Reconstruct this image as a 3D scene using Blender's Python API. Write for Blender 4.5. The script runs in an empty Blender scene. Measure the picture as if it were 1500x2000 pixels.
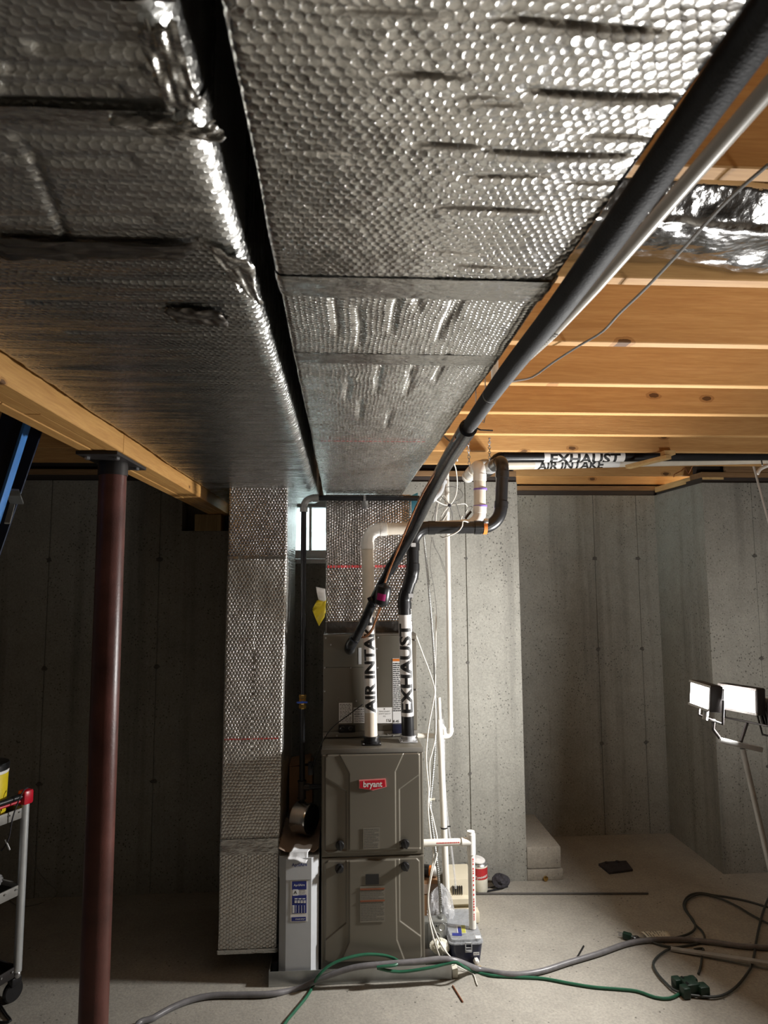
import bpy, bmesh, math, random
import numpy as np
from mathutils import Vector, Matrix
random.seed(7)
S = bpy.context.scene
COL = S.collection

# ------------------------------------------------------------------ camera
F_PX, PITCH, YAW, ROLL, CAM_Z = 1300.0, 0.1013, 0.0638, -0.0058, 1.7445
_f = np.array([math.sin(YAW)*math.cos(PITCH), math.cos(YAW)*math.cos(PITCH), math.sin(PITCH)])
_rt = np.array([math.cos(YAW), -math.sin(YAW), 0.0]); _up = np.cross(_rt, _f)
_r = _rt*math.cos(ROLL)+_up*math.sin(ROLL); _u = -_rt*math.sin(ROLL)+_up*math.cos(ROLL)
cd = bpy.data.cameras.new('camera'); cam = bpy.data.objects.new('camera', cd); COL.objects.link(cam)
cd.sensor_fit = 'VERTICAL'; cd.sensor_height = 36.0; cd.lens = F_PX/2000*36.0
cd.clip_start = 0.02; cd.clip_end = 100
cam.matrix_world = Matrix(((_r[0], _u[0], -_f[0], 0), (_r[1], _u[1], -_f[1], 0), (_r[2], _u[2], -_f[2], CAM_Z), (0, 0, 0, 1)))
cd.dof.use_dof = True; cd.dof.focus_distance = 3.1; cd.dof.aperture_fstop = 8.0
S.camera = cam

# ------------------------------------------------------------------ light and exposure
w = bpy.data.worlds.new('daylight'); S.world = w; w.use_nodes = True
w.node_tree.nodes['Background'].inputs[0].default_value = (0.80, 0.95, 1.0, 1)
w.node_tree.nodes['Background'].inputs[1].default_value = 15.0
def area(name, loc, aim, size, power, col, size_y=None, spread=180):
    l = bpy.data.lights.new(name, 'AREA'); l.energy = power; l.color = col; l.size = size
    if size_y: l.shape = 'RECTANGLE'; l.size_y = size_y
    l.spread = math.radians(spread)
    o = bpy.data.objects.new(name, l); COL.objects.link(o); o.location = loc
    o.rotation_euler = (Vector(aim)-Vector(loc)).to_track_quat('-Z', 'Y').to_euler()
    return o
area('shop_light', (2.0, 0.2, 0.8), (1.35, 1.9, 2.45), 0.5, 7.5, (1.0, 0.97, 0.93), 0.4, 84)
LED_WATT = 51
S.view_settings.view_transform = 'Standard'; S.view_settings.look = 'None'
S.view_settings.gamma = 1.0; S.view_settings.use_curve_mapping = False
S.view_settings.exposure = 0.0

# ------------------------------------------------------------------ points read off the photograph, at a stated real distance
def _ray(px, py): return _f + _r*(px-750)/F_PX - _u*(py-1000)/F_PX
def AY(px, py, Y):
    d = _ray(px, py); t = Y/d[1]; return Vector((t*d[0], Y, CAM_Z+t*d[2]))
def AZ(px, py, Z=0.0):
    d = _ray(px, py); t = (Z-CAM_Z)/d[2]; return Vector((t*d[0], t*d[1], Z))
def AX(px, py, X):
    d = _ray(px, py); t = X/d[0]; return Vector((X, t*d[1], CAM_Z+t*d[2]))

# ------------------------------------------------------------------ value noise (numpy)
_rng = np.random.default_rng(5); _T = _rng.random((256, 256))
def vn(x, y, s=0):
    x = np.asarray(x, float)+s*17.3; y = np.asarray(y, float)+s*9.7
    xi = np.floor(x).astype(int); yi = np.floor(y).astype(int); fx = x-xi; fy = y-yi
    fx = fx*fx*(3-2*fx); fy = fy*fy*(3-2*fy)
    a = _T[xi & 255, yi & 255]; b = _T[(xi+1) & 255, yi & 255]; c = _T[xi & 255, (yi+1) & 255]; d = _T[(xi+1) & 255, (yi+1) & 255]
    return (a*(1-fx)+b*fx)*(1-fy)+(c*(1-fx)+d*fx)*fy - 0.5

# ------------------------------------------------------------------ materials
class NT:
    def __init__(s, name):
        s.m = bpy.data.materials.new(name); s.m.use_nodes = True; s.t = s.m.node_tree
        s.b = s.t.nodes['Principled BSDF']
    def n(s, typ, **k):
        nd = s.t.nodes.new(typ)
        for a, v in k.items():
            if a.startswith('i_'): nd.inputs[int(a[2:]) if a[2:].isdigit() else a[2:]].default_value = v
            else: setattr(nd, a, v)
        return nd
    def l(s, a, b): s.t.links.new(a, b)
    def math(s, op, a, b=None, clamp=False):
        nd = s.n('ShaderNodeMath', operation=op, use_clamp=clamp)
        for i, v in enumerate((a, b)):
            if v is None: continue
            if isinstance(v, (int, float)): nd.inputs[i].default_value = v
            else: s.l(v, nd.inputs[i])
        return nd.outputs[0]
    def vmath(s, op, a, b=None):
        nd = s.n('ShaderNodeVectorMath', operation=op)
        for i, v in enumerate((a, b)):
            if v is None: continue
            if isinstance(v, tuple): nd.inputs[i].default_value = v
            else: s.l(v, nd.inputs[i])
        return nd.outputs[1] if op == 'LENGTH' else nd.outputs[0]
    def coord(s, which='Object', scale=(1, 1, 1)):
        c = s.n('ShaderNodeTexCoord'); mp = s.n('ShaderNodeMapping'); mp.inputs['Scale'].default_value = scale
        s.l(c.outputs[which], mp.inputs[0]); return mp.outputs[0]
    def noise(s, vec, scale, detail=3, rough=0.55):
        nd = s.n('ShaderNodeTexNoise'); nd.inputs['Scale'].default_value = scale; nd.inputs['Detail'].default_value = detail
        nd.inputs['Roughness'].default_value = rough; s.l(vec, nd.inputs['Vector']); return nd.outputs['Fac']
    def ramp(s, fac, stops):
        nd = s.n('ShaderNodeValToRGB'); s.l(fac, nd.inputs[0]); e = nd.color_ramp.elements
        while len(e) < len(stops): e.new(0.5)
        for el, (p, c) in zip(e, stops): el.position = p; el.color = (*c, 1) if len(c) == 3 else c
        return nd.outputs[0]
    def mix(s, fac, a, b, mode='MIX'):
        nd = s.n('ShaderNodeMix', data_type='RGBA', blend_type=mode)
        for i, v in ((0, fac), (6, a), (7, b)):
            if isinstance(v, (int, float)): nd.inputs[i].default_value = v
            elif isinstance(v, tuple): nd.inputs[i].default_value = (*v, 1)
            else: s.l(v, nd.inputs[i])
        return nd.outputs[2]
    def bump(s, h, dist, strength=1.0, prev=None):
        nd = s.n('ShaderNodeBump'); nd.inputs['Distance'].default_value = dist; nd.inputs['Strength'].default_value = strength
        s.l(h, nd.inputs['Height'])
        if prev is not None: s.l(prev, nd.inputs['Normal'])
        return nd.outputs[0]
    def done(s, col=None, rough=None, metal=None, normal=None, spec=None):
        for k, v in (('Base Color', col), ('Roughness', rough), ('Metallic', metal), ('Normal', normal), ('Specular IOR Level', spec)):
            if v is None: continue
            if isinstance(v, tuple): s.b.inputs[k].default_value = (*v, 1)
            elif isinstance(v, (int, float)): s.b.inputs[k].default_value = v
            else: s.l(v, s.b.inputs[k])
        return s.m

def pm(name, col, rough=0.5, metal=0.0, var=0.12, scale=30, bump=0.0, bscale=200, spec=0.5):
    a = NT(name); v = a.coord()
    n1 = a.noise(v, scale, 4)
    c = a.ramp(n1, ((0.25, tuple(x*(1-var) for x in col)), (0.75, tuple(min(1, x*(1+var)) for x in col))))
    nm = a.bump(a.noise(v, bscale, 2), bump) if bump else None
    rg = a.math('ADD', a.math('MULTIPLY', n1, 0.12), rough-0.06)
    return a.done(c, rg, metal, nm, spec)

def concrete(name, light, dark, pit=0.5, pitscale=38, stain=True, spec=0.25):
    a = NT(name); v = a.coord()
    big = a.noise(v, 1.1, 5, 0.6); mid = a.noise(v, 7, 5, 0.65); fine = a.noise(v, 90, 3, 0.7)
    c = a.ramp(big, ((0.32, dark), (0.68, light)))
    c = a.mix(0.55, c, a.ramp(mid, ((0.3, tuple(x*0.78 for x in light)), (0.7, tuple(min(1, x*1.1) for x in light)))))
    c = a.mix(0.22, c, a.ramp(fine, ((0.3, (0.03, 0.03, 0.028)), (0.7, (0.75, 0.73, 0.68)))), 'OVERLAY')
    vor = a.n('ShaderNodeTexVoronoi'); vor.inputs['Scale'].default_value = pitscale; a.l(v, vor.inputs['Vector'])
    thr = a.math('MULTIPLY', a.noise(v, 5, 3), pit)
    spot = a.math('LESS_THAN', a.math('ADD', vor.outputs['Distance'], a.math('MULTIPLY', fine, 0.16)), thr)
    c = a.mix(a.math('MULTIPLY', spot, 0.62), c, (0.035, 0.033, 0.03))
    if stain:  # vertical drip streaks left by the forms
        sv = a.coord(scale=(9, 9, 0.35))
        st = a.noise(sv, 1.0, 4, 0.6)
        c = a.mix(a.math('MULTIPLY', a.math('SUBTRACT', st, 0.52, True), 2.2, True), c, (0.07, 0.066, 0.06))
    h = a.math('SUBTRACT', a.math('ADD', a.math('MULTIPLY', fine, 0.5), mid), a.math('MULTIPLY', spot, 1.2))
    return a.done(c, 0.85, 0, a.bump(h, 0.004, 0.7), spec)

def wood(name, light, dark, axis='X', knots=0.35, rough=0.65):
    a = NT(name); sc = {'X': (0.9, 14, 14), 'Y': (14, 0.9, 14), 'Z': (14, 14, 0.9)}[axis]
    v = a.coord(scale=sc); vo = a.coord()
    info = a.n('ShaderNodeObjectInfo')
    off = a.vmath('ADD', v, None); rnd = a.n('ShaderNodeCombineXYZ')
    for i in range(3): a.l(a.math('MULTIPLY', info.outputs['Random'], 37.0+i*11), rnd.inputs[i])
    a.l(rnd.outputs[0], off.node.inputs[1])
    g = a.noise(off, 2.2, 6, 0.6); g2 = a.noise(off, 12, 3, 0.6)
    c = a.ramp(g, ((0.3, dark), (0.5, tuple((x+y)/2 for x, y in zip(light, dark))), (0.7, light)))
    c = a.mix(0.25, c, a.ramp(g2, ((0.35, (0.2, 0.12, 0.05)), (0.7, (0.95, 0.8, 0.6)))), 'SOFT_LIGHT')
    sx = a.n('ShaderNodeSeparateXYZ'); a.l(vo, sx.inputs[0]); u, v2 = {'X': (0, 2), 'Y': (1, 2), 'Z': (2, 0)}[axis]
    kv = a.n('ShaderNodeCombineXYZ')
    a.l(a.math('ADD', a.math('MULTIPLY', sx.outputs[u], 4.2), a.math('MULTIPLY', info.outputs['Random'], 53.0)), kv.inputs[0])
    a.l(a.math('ADD', a.math('MULTIPLY', sx.outputs[v2], 8.5), a.math('MULTIPLY', info.outputs['Random'], 29.0)), kv.inputs[1])
    vor = a.n('ShaderNodeTexVoronoi'); vor.voronoi_dimensions = '2D'; vor.inputs['Scale'].default_value = 1.0; a.l(kv.outputs[0], vor.inputs['Vector'])
    d = a.math('ADD', vor.outputs['Distance'], a.math('MULTIPLY', a.noise(vo, 60, 2), 0.06))
    k = a.math('LESS_THAN', d, knots*0.32); ring = a.math('LESS_THAN', d, knots*0.5)
    sep = a.n('ShaderNodeSeparateColor'); a.l(vor.outputs['Color'], sep.inputs[0])
    few = a.math('GREATER_THAN', sep.outputs[0], 0.70)
    c = a.mix(a.math('MULTIPLY', a.math('MULTIPLY', ring, few), 0.45), c, (0.25, 0.10, 0.03))
    c = a.mix(a.math('MULTIPLY', a.math('MULTIPLY', k, few), 0.8), c, (0.07, 0.03, 0.012))
    return a.done(c, rough, 0, a.bump(g2, 0.001, 0.5), 0.3)

def hexbump(a, uv, cell):
    p = a.vmath('MULTIPLY', uv, (1/cell, 1/(cell*1.732), 0))
    def dist(q):
        f = a.vmath('SUBTRACT', a.vmath('FRACTION', q), (0.5, 0.5, 0))
        return a.vmath('LENGTH', a.vmath('MULTIPLY', f, (1, 1.732, 0)))
    d = a.math('MINIMUM', dist(p), dist(a.vmath('ADD', p, (0.5, 0.5, 0))))
    q = a.math('DIVIDE', d, 0.5); q = a.math('MULTIPLY', q, q)
    return a.math('POWER', a.math('SUBTRACT', 1.0, q, True), 0.6)

def foil(name, cell=0.0135, bub=0.0016, crk=0.0016, col=(0.72, 0.71, 0.67), rough=0.27, stretch=(1, 1), cscale=55, patchy=False):
    a = NT(name); u = a.n('ShaderNodeUVMap'); u.uv_map = 'UVMap'; uv = u.outputs[0]
    sc = a.vmath('MULTIPLY', uv, (stretch[0], stretch[1], 1))
    crink = a.noise(sc, cscale, 4, 0.6); fold = a.noise(a.vmath('MULTIPLY', uv, (3.0*stretch[0], 3.0*stretch[1], 1)), 3.2, 3, 0.6)
    warp = a.vmath('ADD', uv, None); wn = a.n('ShaderNodeTexNoise'); wn.inputs['Scale'].default_value = 9; a.l(uv, wn.inputs['Vector'])
    a.l(a.vmath('MULTIPLY', a.vmath('SUBTRACT', wn.outputs['Color'], (0.5, 0.5, 0.5)), (0.02, 0.02, 0)), warp.node.inputs[1])
    nrm = a.bump(fold, 0.012, 0.6)
    nrm = a.bump(crink, crk, 1.0, nrm)
    if bub:
        hx = hexbump(a, warp, cell)
        if patchy: hx = a.math('MULTIPLY', hx, a.math('ADD', a.math('MULTIPLY', a.noise(uv, 13, 3, 0.65), 1.6, True), -0.15, True))
        nrm = a.bump(hx, bub, 1.0, nrm)
    c = a.ramp(fold, ((0.3, tuple(x*0.86 for x in col)), (0.7, col)))
    return a.done(c, a.math('ADD', a.math('MULTIPLY', crink, 0.14), rough-0.07), 1.0, nrm)

MT = {}
MT['wall'] = concrete('cast_concrete', (0.335, 0.33, 0.296), (0.235, 0.23, 0.205), 0.49, 52)
MT['floor'] = concrete('floor_concrete', (0.375, 0.355, 0.312), (0.30, 0.283, 0.247), 0.30, 26, False, 0.3)
MT['block'] = concrete('block_concrete', (0.38, 0.35, 0.30), (0.30, 0.28, 0.24), 0.4, 60, False)
MT['joist'] = wood('joist_pine', (0.64, 0.385, 0.165), (0.53, 0.30, 0.115))
MT['osb'] = wood('subfloor_wood', (0.40, 0.25, 0.12), (0.28, 0.16, 0.07), 'Y', 0.1)
MT['sill'] = wood('sill_lumber', (0.30, 0.19, 0.10), (0.20, 0.12, 0.06))
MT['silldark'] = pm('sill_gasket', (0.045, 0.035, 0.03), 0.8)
MT['beam'] = wood('beam_pine', (0.55, 0.315, 0.108), (0.43, 0.225, 0.068), 'Y', 0.22)
MT['blockwood'] = wood('treated_block', (0.46, 0.36, 0.20), (0.28, 0.20, 0.10), 'Z', 0.2)
MT['brace'] = wood('brace_pine', (0.68, 0.48, 0.24), (0.56, 0.37, 0.16), 'Y', 0.1)
MT['foilA'] = foil('foil_bubble_wrap', 0.0122, 0.00085, 0.0012, (0.78, 0.77, 0.735), 0.21, patchy=True)
MT['foilN'] = foil('foil_dull_wrap', 0.0118, 0.00040, 0.0024, (0.68, 0.675, 0.645), 0.32, (0.6, 1.5), 50)
MT['foilB'] = foil('foil_bubble_fine', 0.0105, 0.0010, 0.0020, (0.80, 0.79, 0.75), 0.27)
MT['foilV'] = foil('foil_bubble_upright', 0.0150, 0.0017, 0.0018, (0.60, 0.57, 0.55), 0.25)
MT['foilL'] = foil('foil_wrinkled_wrap', 0.0125, 0.0007, 0.0032, (0.50, 0.50, 0.48), 0.27, (0.30, 1.9), 45)
MT['foilD'] = foil('foil_dusty_wrap', 0.0160, 0.0021, 0.0022, (0.72, 0.70, 0.66), 0.38)
MT['foilM'] = foil('foil_bay_liner', 0.0125, 0.0, 0.0013, (0.60, 0.60, 0.595), 0.12, (1, 1), 34)
MT['foilS'] = foil('foil_smooth_sheet', 0.0125, 0.0, 0.003, (0.80, 0.80, 0.79), 0.2, (1, 1), 30)
MT['tape'] = foil('foil_tape', 0.0125, 0.0, 0.0030, (0.62, 0.61, 0.58), 0.26, (0.7, 1.5), 60)
MT['tapedark'] = foil('foil_tape_dull', 0.0125, 0.0, 0.001, (0.20, 0.185, 0.17), 0.34, (1, 1), 40)
MT['column'] = pm('red_oxide_paint', (0.105, 0.036, 0.028), 0.38, 0, 0.45, 9, 0.0004, 150)
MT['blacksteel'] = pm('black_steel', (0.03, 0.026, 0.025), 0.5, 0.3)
MT['taupe'] = pm('taupe_enamel', (0.170, 0.155, 0.124), 0.40, 0.25, 0.04, 5)
MT['taupe2'] = pm('taupe_galvanized', (0.235, 0.222, 0.195), 0.42, 0.45, 0.07, 6)
MT['galv'] = pm('galvanized_steel', (0.42, 0.43, 0.42), 0.38, 0.85, 0.18, 14)
MT['grey_plastic'] = pm('pale_grey_enamel', (0.50, 0.52, 0.54), 0.4, 0, 0.03)
MT['grey_cap'] = pm('pale_grey_cap', (0.53, 0.55, 0.57), 0.38, 0, 0.03)
MT['black'] = pm('black_plastic', (0.012, 0.012, 0.013), 0.32, 0, 0.1)
MT['abs'] = pm('black_pipe_plastic', (0.013, 0.013, 0.014), 0.33, 0, 0.2)
MT['rubber'] = pm('foam_insulation', (0.045, 0.047, 0.052), 0.72, 0, 0.25, 25, 0.0008, 300)
MT['iron'] = pm('black_iron_pipe', (0.02, 0.02, 0.022), 0.35, 0.4, 0.2)
MT['malleable'] = pm('cast_iron_fitting', (0.05, 0.04, 0.035), 0.55, 0.5, 0.3, 60)
MT['greyfit'] = pm('grey_elbow_fitting', (0.30, 0.29, 0.27), 0.4, 0.3)
MT['greypvc'] = pm('grey_plastic_coupling', (0.42, 0.43, 0.44), 0.4)
MT['pvc'] = pm('white_plastic_pipe', (0.78, 0.75, 0.68), 0.35, 0, 0.05, 8)
MT['pvcb'] = pm('aged_white_pipe', (0.70, 0.63, 0.52), 0.38, 0, 0.12, 8)
MT['pvcfit'] = pm('white_plastic_fitting', (0.82, 0.80, 0.75), 0.32, 0, 0.04)
MT['purple'] = pm('purple_primer', (0.25, 0.16, 0.50), 0.5)
MT['white'] = pm('white_sticker', (0.80, 0.79, 0.77), 0.45, 0, 0.02)
MT['paper'] = pm('white_paper', (0.72, 0.74, 0.76), 0.7, 0, 0.06, 120, 0.0006, 90)
MT['ink'] = pm('black_ink', (0.012, 0.012, 0.012), 0.5)
MT['greyink'] = pm('grey_ink', (0.10, 0.095, 0.085), 0.6)
MT['orange'] = pm('orange_print', (0.70, 0.20, 0.03), 0.5)
MT['rust'] = pm('rust_print', (0.22, 0.07, 0.03), 0.5)
MT['brass'] = pm('brass', (0.62, 0.40, 0.13), 0.25, 1.0, 0.1)
MT['blue'] = pm('blue_handle', (0.02, 0.07, 0.42), 0.4)
MT['navyprint'] = pm('navy_print', (0.015, 0.025, 0.20), 0.45)
MT['red'] = pm('red_enamel', (0.55, 0.012, 0.03), 0.3)
MT['redink'] = pm('red_ink', (0.55, 0.05, 0.05), 0.5)
MT['pink'] = pm('pale_red_rim', (0.72, 0.25, 0.24), 0.35)
MT['magenta'] = pm('magenta_label', (0.36, 0.01, 0.13), 0.4)
MT['copper'] = pm('copper', (0.72, 0.33, 0.17), 0.28, 1.0, 0.12)
MT['card'] = pm('cardboard', (0.30, 0.17, 0.085), 0.8, 0, 0.15, 12)
MT['yellow'] = pm('yellow_label', (0.75, 0.58, 0.02), 0.45)
MT['beige'] = pm('beige_plastic', (0.66, 0.60, 0.46), 0.45, 0, 0.03)
MT['navy'] = pm('dark_navy_plastic', (0.018, 0.02, 0.045), 0.3)
MT['ladder'] = pm('navy_fiberglass', (0.010, 0.020, 0.050), 0.45)
MT['ladderlit'] = pm('lit_blue_fiberglass', (0.07, 0.24, 0.62), 0.4)  # lamplight on the rail flange, painted in as a brighter blue
MT['alu'] = pm('aluminium', (0.62, 0.64, 0.64), 0.36, 0.55, 0.06)
MT['greycord'] = pm('grey_cable_jacket', (0.16, 0.155, 0.16), 0.35, 0, 0.2, 40)
MT['darkcord'] = pm('dark_cord_jacket', (0.04, 0.045, 0.042), 0.5)
MT['greencord'] = pm('green_cord_jacket', (0.02, 0.11, 0.06), 0.35)
MT['greenplug'] = pm('dark_green_plug', (0.012, 0.035, 0.022), 0.4)
MT['whitewire'] = pm('white_wire', (0.72, 0.70, 0.64), 0.45)
MT['greywire'] = pm('grey_wire', (0.17, 0.165, 0.155), 0.5)
MT['can_red'] = pm('red_can_label', (0.42, 0.025, 0.03), 0.35)
MT['can_green'] = pm('yellow_green_can', (0.40, 0.40, 0.06), 0.35)
MT['cream'] = pm('cream_can_label', (0.66, 0.64, 0.54), 0.4)
MT['tin'] = pm('tin_metal', (0.55, 0.55, 0.56), 0.28, 0.9)
MT['rag'] = pm('dark_rag', (0.035, 0.033, 0.04), 0.9, 0, 0.4, 40, 0.004, 90)
MT['vinyl'] = pm('white_vinyl', (0.74, 0.76, 0.77), 0.35, 0, 0.03)
MT['cyan'] = pm('blue_tape', (0.10, 0.45, 0.68), 0.4)
MT['gravel'] = pm('window_well_liner', (0.80, 0.82, 0.78), 0.8, 0, 0.5, 60)
def clear(name, tint, rough, alpha):
    a = NT(name); a.b.inputs['Alpha'].default_value = alpha
    v = a.coord(); return a.done(tint, rough, 0, a.bump(a.noise(v, 24, 4, 0.65), 0.012), 0.8)
MT['film'] = clear('clear_plastic_film', (0.75, 0.76, 0.78), 0.12, 0.34)
MT['lid'] = clear('clear_grey_lid', (0.42, 0.44, 0.46), 0.12, 0.55)
a = NT('window_glass'); a.b.inputs['Transmission Weight'].default_value = 1.0; MT['glass'] = a.done((0.96, 1, 0.99), 0.08)
def emit(name, col, st):
    a = NT(name); a.b.inputs['Emission Color'].default_value = (*col, 1); a.b.inputs['Emission Strength'].default_value = st
    return a.done((0.8, 0.8, 0.8), 0.4)

# ------------------------------------------------------------------ mesh building
class M:
    def __init__(s): s.v = []; s.f = []; s.uv = None
    def add(s, vs, fs):
        o = len(s.v); s.v += [tuple(p) for p in vs]; s.f += [tuple(i+o for i in f) for f in fs]; return s
    def bm(s, b):
        b.verts.ensure_lookup_table(); b.verts.index_update()
        s.add([v.co[:] for v in b.verts], [[v.index for v in f.verts] for f in b.faces]); b.free(); return s
    def box(s, x0, x1, y0, y1, z0, z1, bev=0.0, seg=2):
        return s.obox(((x0+x1)/2, (y0+y1)/2, (z0+z1)/2), (1, 0, 0), (0, 1, 0), (0, 0, 1), abs(x1-x0)/2, abs(y1-y0)/2, abs(z1-z0)/2, bev, seg)
    def obox(s, c, ax, ay, az, hx, hy, hz, bev=0.0, seg=2):
        c = Vector(c); ax = Vector(ax).normalized(); ay = Vector(ay).normalized(); az = Vector(az).normalized()
        b = bmesh.new(); bmesh.ops.create_cube(b, size=2)
        for v in b.verts: v.co = Vector((v.co.x*hx, v.co.y*hy, v.co.z*hz))
        if bev: bmesh.ops.bevel(b, geom=list(b.edges), offset=bev, segments=seg, profile=0.5, affect='EDGES')
        for v in b.verts: v.co = c+ax*v.co.x+ay*v.co.y+az*v.co.z
        return s.bm(b)
    def bar(s, p0, p1, wx, wy, up=(0, 0, 1), bev=0.0):
        p0 = Vector(p0); p1 = Vector(p1); d = (p1-p0).normalized(); x = d.cross(Vector(up)).normalized(); y = x.cross(d).normalized()
        return s.obox((p0+p1)/2, x, y, d, wx/2, wy/2, (p1-p0).length/2, bev)
    def tube(s, pts, r, n=12, cap=True):
        pts = [Vector(p) for p in pts]; k = len(pts); rs = r if isinstance(r, (list, tuple)) else [r]*k
        t = [(pts[min(i+1, k-1)]-pts[max(i-1, 0)]) for i in range(k)]
        t = [x.normalized() if x.length > 1e-9 else Vector((0, 0, 1)) for x in t]
        a = Vector((0, 0, 1)) if abs(t[0].z) < 0.9 else Vector((1, 0, 0))
        x = t[0].cross(a).normalized(); vs = []
        for i in range(k):
            x = (x-t[i]*x.dot(t[i])).normalized(); y = t[i].cross(x)
            for j in range(n):
                q = 2*math.pi*j/n; vs.append(pts[i]+(x*math.cos(q)+y*math.sin(q))*rs[i])
        fs = [(i*n+j, i*n+(j+1) % n, (i+1)*n+(j+1) % n, (i+1)*n+j) for i in range(k-1) for j in range(n)]
        if cap: fs += [tuple(range(n-1, -1, -1)), tuple((k-1)*n+j for j in range(n))]
        return s.add(vs, fs)
    def cyl(s, p0, p1, r, n=20): return s.tube([p0, p1], r, n)
    def lathe(s, prof, c, axis=(0, 0, 1), n=28):
        c = Vector(c); az = Vector(axis).normalized(); x = az.cross(Vector((0.3, 1, 0.2))).normalized(); y = az.cross(x); vs = []; k = len(prof)
        for r, h in prof:
            for j in range(n):
                q = 2*math.pi*j/n; vs.append(c+az*h+(x*math.cos(q)+y*math.sin(q))*max(r, 1e-5))
        fs = [(i*n+j, i*n+(j+1) % n, (i+1)*n+(j+1) % n, (i+1)*n+j) for i in range(k-1) for j in range(n)]
        fs += [tuple(range(n-1, -1, -1)), tuple((k-1)*n+j for j in range(n))]
        return s.add(vs, fs)
    def prism(s, poly, o, ux, uy, ud, depth):
        o = Vector(o); ux = Vector(ux); uy = Vector(uy); ud = Vector(ud); n = len(poly)
        vs = [o+ux*a+uy*b for a, b in poly]+[o+ux*a+uy*b+ud*depth for a, b in poly]
        fs = [tuple(range(n)), tuple(range(2*n-1, n-1, -1))]+[(i, i+n, (i+1) % n+n, (i+1) % n) for i in range(n)]
        return s.add(vs, fs)
    def grid(s, P, UV=None, flip=False, closed=False):
        """P: array (nu, nv, 3)"""
        nu, nv = P.shape[:2]; o = len(s.v); s.v += [tuple(p) for p in P.reshape(-1, 3).tolist()]
        i, j = np.meshgrid(np.arange(nu-1), np.arange(nv-1), indexing='ij'); a = (i*nv+j).ravel()+o
        q = np.stack([a, a+nv, a+nv+1, a+1], 1)
        if flip: q = q[:, ::-1]
        s.f += [tuple(r) for r in q.tolist()]
        if UV is not None:
            if s.uv is None: s.uv = []
            s.uv += [tuple(p) for p in UV.reshape(-1, 2).tolist()]
        return s
    def build(s, name, mat, parent=None, smooth=35, kind=None, label=None):
        vs = np.array(s.v, float); lo = vs.min(0); hi = vs.max(0); c = np.array([(lo[0]+hi[0])/2, (lo[1]+hi[1])/2, lo[2]])
        me = bpy.data.meshes.new(name); me.from_pydata((vs-c).tolist(), [], s.f)
        if s.uv is not None:
            ul = me.uv_layers.new(name='UVMap'); uv = np.array(s.uv); vi = np.zeros(len(me.loops), int); me.loops.foreach_get('vertex_index', vi)
            ul.data.foreach_set('uv', uv[vi].astype(np.float32).ravel())
        else:
            b = bmesh.new(); b.from_mesh(me); bmesh.ops.recalc_face_normals(b, faces=b.faces); b.to_mesh(me); b.free()
        if smooth:
            me.polygons.foreach_set('use_smooth', np.ones(len(me.polygons), bool)); me.set_sharp_from_angle(angle=math.radians(smooth))
        me.materials.append(MT[mat] if isinstance(mat, str) else mat)
        o = bpy.data.objects.new(name, me); COL.objects.link(o)
        if parent is not None:
            o.parent = parent; o.location = Vector(c)-WL[parent.name]
        else: o.location = c
        WL[o.name] = Vector(c)
        if kind: o['kind'] = kind
        if label: o['label'] = label
        return o
WL = {}
def tag(o, label, cat, group=None):
    o['label'] = label; o['category'] = cat
    if group: o['group'] = group
    return o
def thing(name, loc, label=None, cat=None, group=None, kind=None):
    o = bpy.data.objects.new(name, None); o.empty_display_size = 0.05; COL.objects.link(o); o.location = loc; WL[o.name] = Vector(loc)
    if label: tag(o, label, cat, group)
    if kind: o['kind'] = kind
    return o
def clone(root, delta, label=None):
    def cp(o, par):
        c = o.copy(); COL.objects.link(c); c.parent = par
        for k in ch.get(o, []): cp(k, c)
        return c
    ch = {}
    for o in COL.objects:
        if o.parent: ch.setdefault(o.parent, []).append(o)
    r = cp(root, root.parent); r.location = root.location+Vector(delta); WL[r.name] = WL[root.name]+Vector(delta)
    if label: r['label'] = label
    return r

def smooth_path(pts, step=0.02):
    P = [Vector(p) for p in pts]; P = [P[0]*2-P[1]]+P+[P[-1]*2-P[-2]]; out = []
    for i in range(1, len(P)-2):
        a, b, c, d = P[i-1:i+3]; n = max(2, int((c-b).length/step))
        for k in range(n):
            t = k/n; out.append(0.5*((2*b)+(c-a)*t+(2*a-5*b+4*c-d)*t*t+(3*b-a-3*c+d)*t**3))
    return out+[P[-2]]
def cord(pts, r, n=8, step=0.02): return M().tube(smooth_path(pts, step), r, n)
def arc(a, c, b, R, n=10):
    """tangent points and arc around corner c"""
    a, c, b = Vector(a), Vector(c), Vector(b); u = (a-c).normalized(); v = (b-c).normalized(); th = u.angle(v)
    d = R/math.tan(th/2); p0 = c+u*d; p1 = c+v*d; ctr = c+(u+v).normalized()*(R/math.sin(th/2)); e0 = (p0-ctr); e1 = (p1-ctr); om = e0.angle(e1)
    return [ctr+(e0*math.sin((1-k/n)*om)+e1*math.sin(k/n*om))/math.sin(om) for k in range(n+1)]
def pipe_run(parent, pts, r, R, mat, fit=None, collar=0.035, seg='pipe_section', elb='elbow', grow=1.12):
    pts = [Vector(p) for p in pts]; fit = fit or mat; start = pts[0]
    for i in range(1, len(pts)-1):
        A = arc(pts[i-1], pts[i], pts[i+1], R); u = (pts[i-1]-pts[i]).normalized(); v = (pts[i+1]-pts[i]).normalized()
        if (A[0]-start).length > 0.004: M().cyl(start, A[0]+u*0.002, r, 24).build(seg, mat, parent)
        e = M().tube(A, r*1.04, 24)
        e.cyl(A[0]-u*0.002, A[0]+u*collar, r*grow, 24); e.cyl(A[-1]-v*0.002, A[-1]+v*collar, r*grow, 24)
        e.build(elb, fit, parent); start = A[-1]+v*0.001
    M().cyl(start, pts[-1], r, 24).build(seg, mat, parent)

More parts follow.
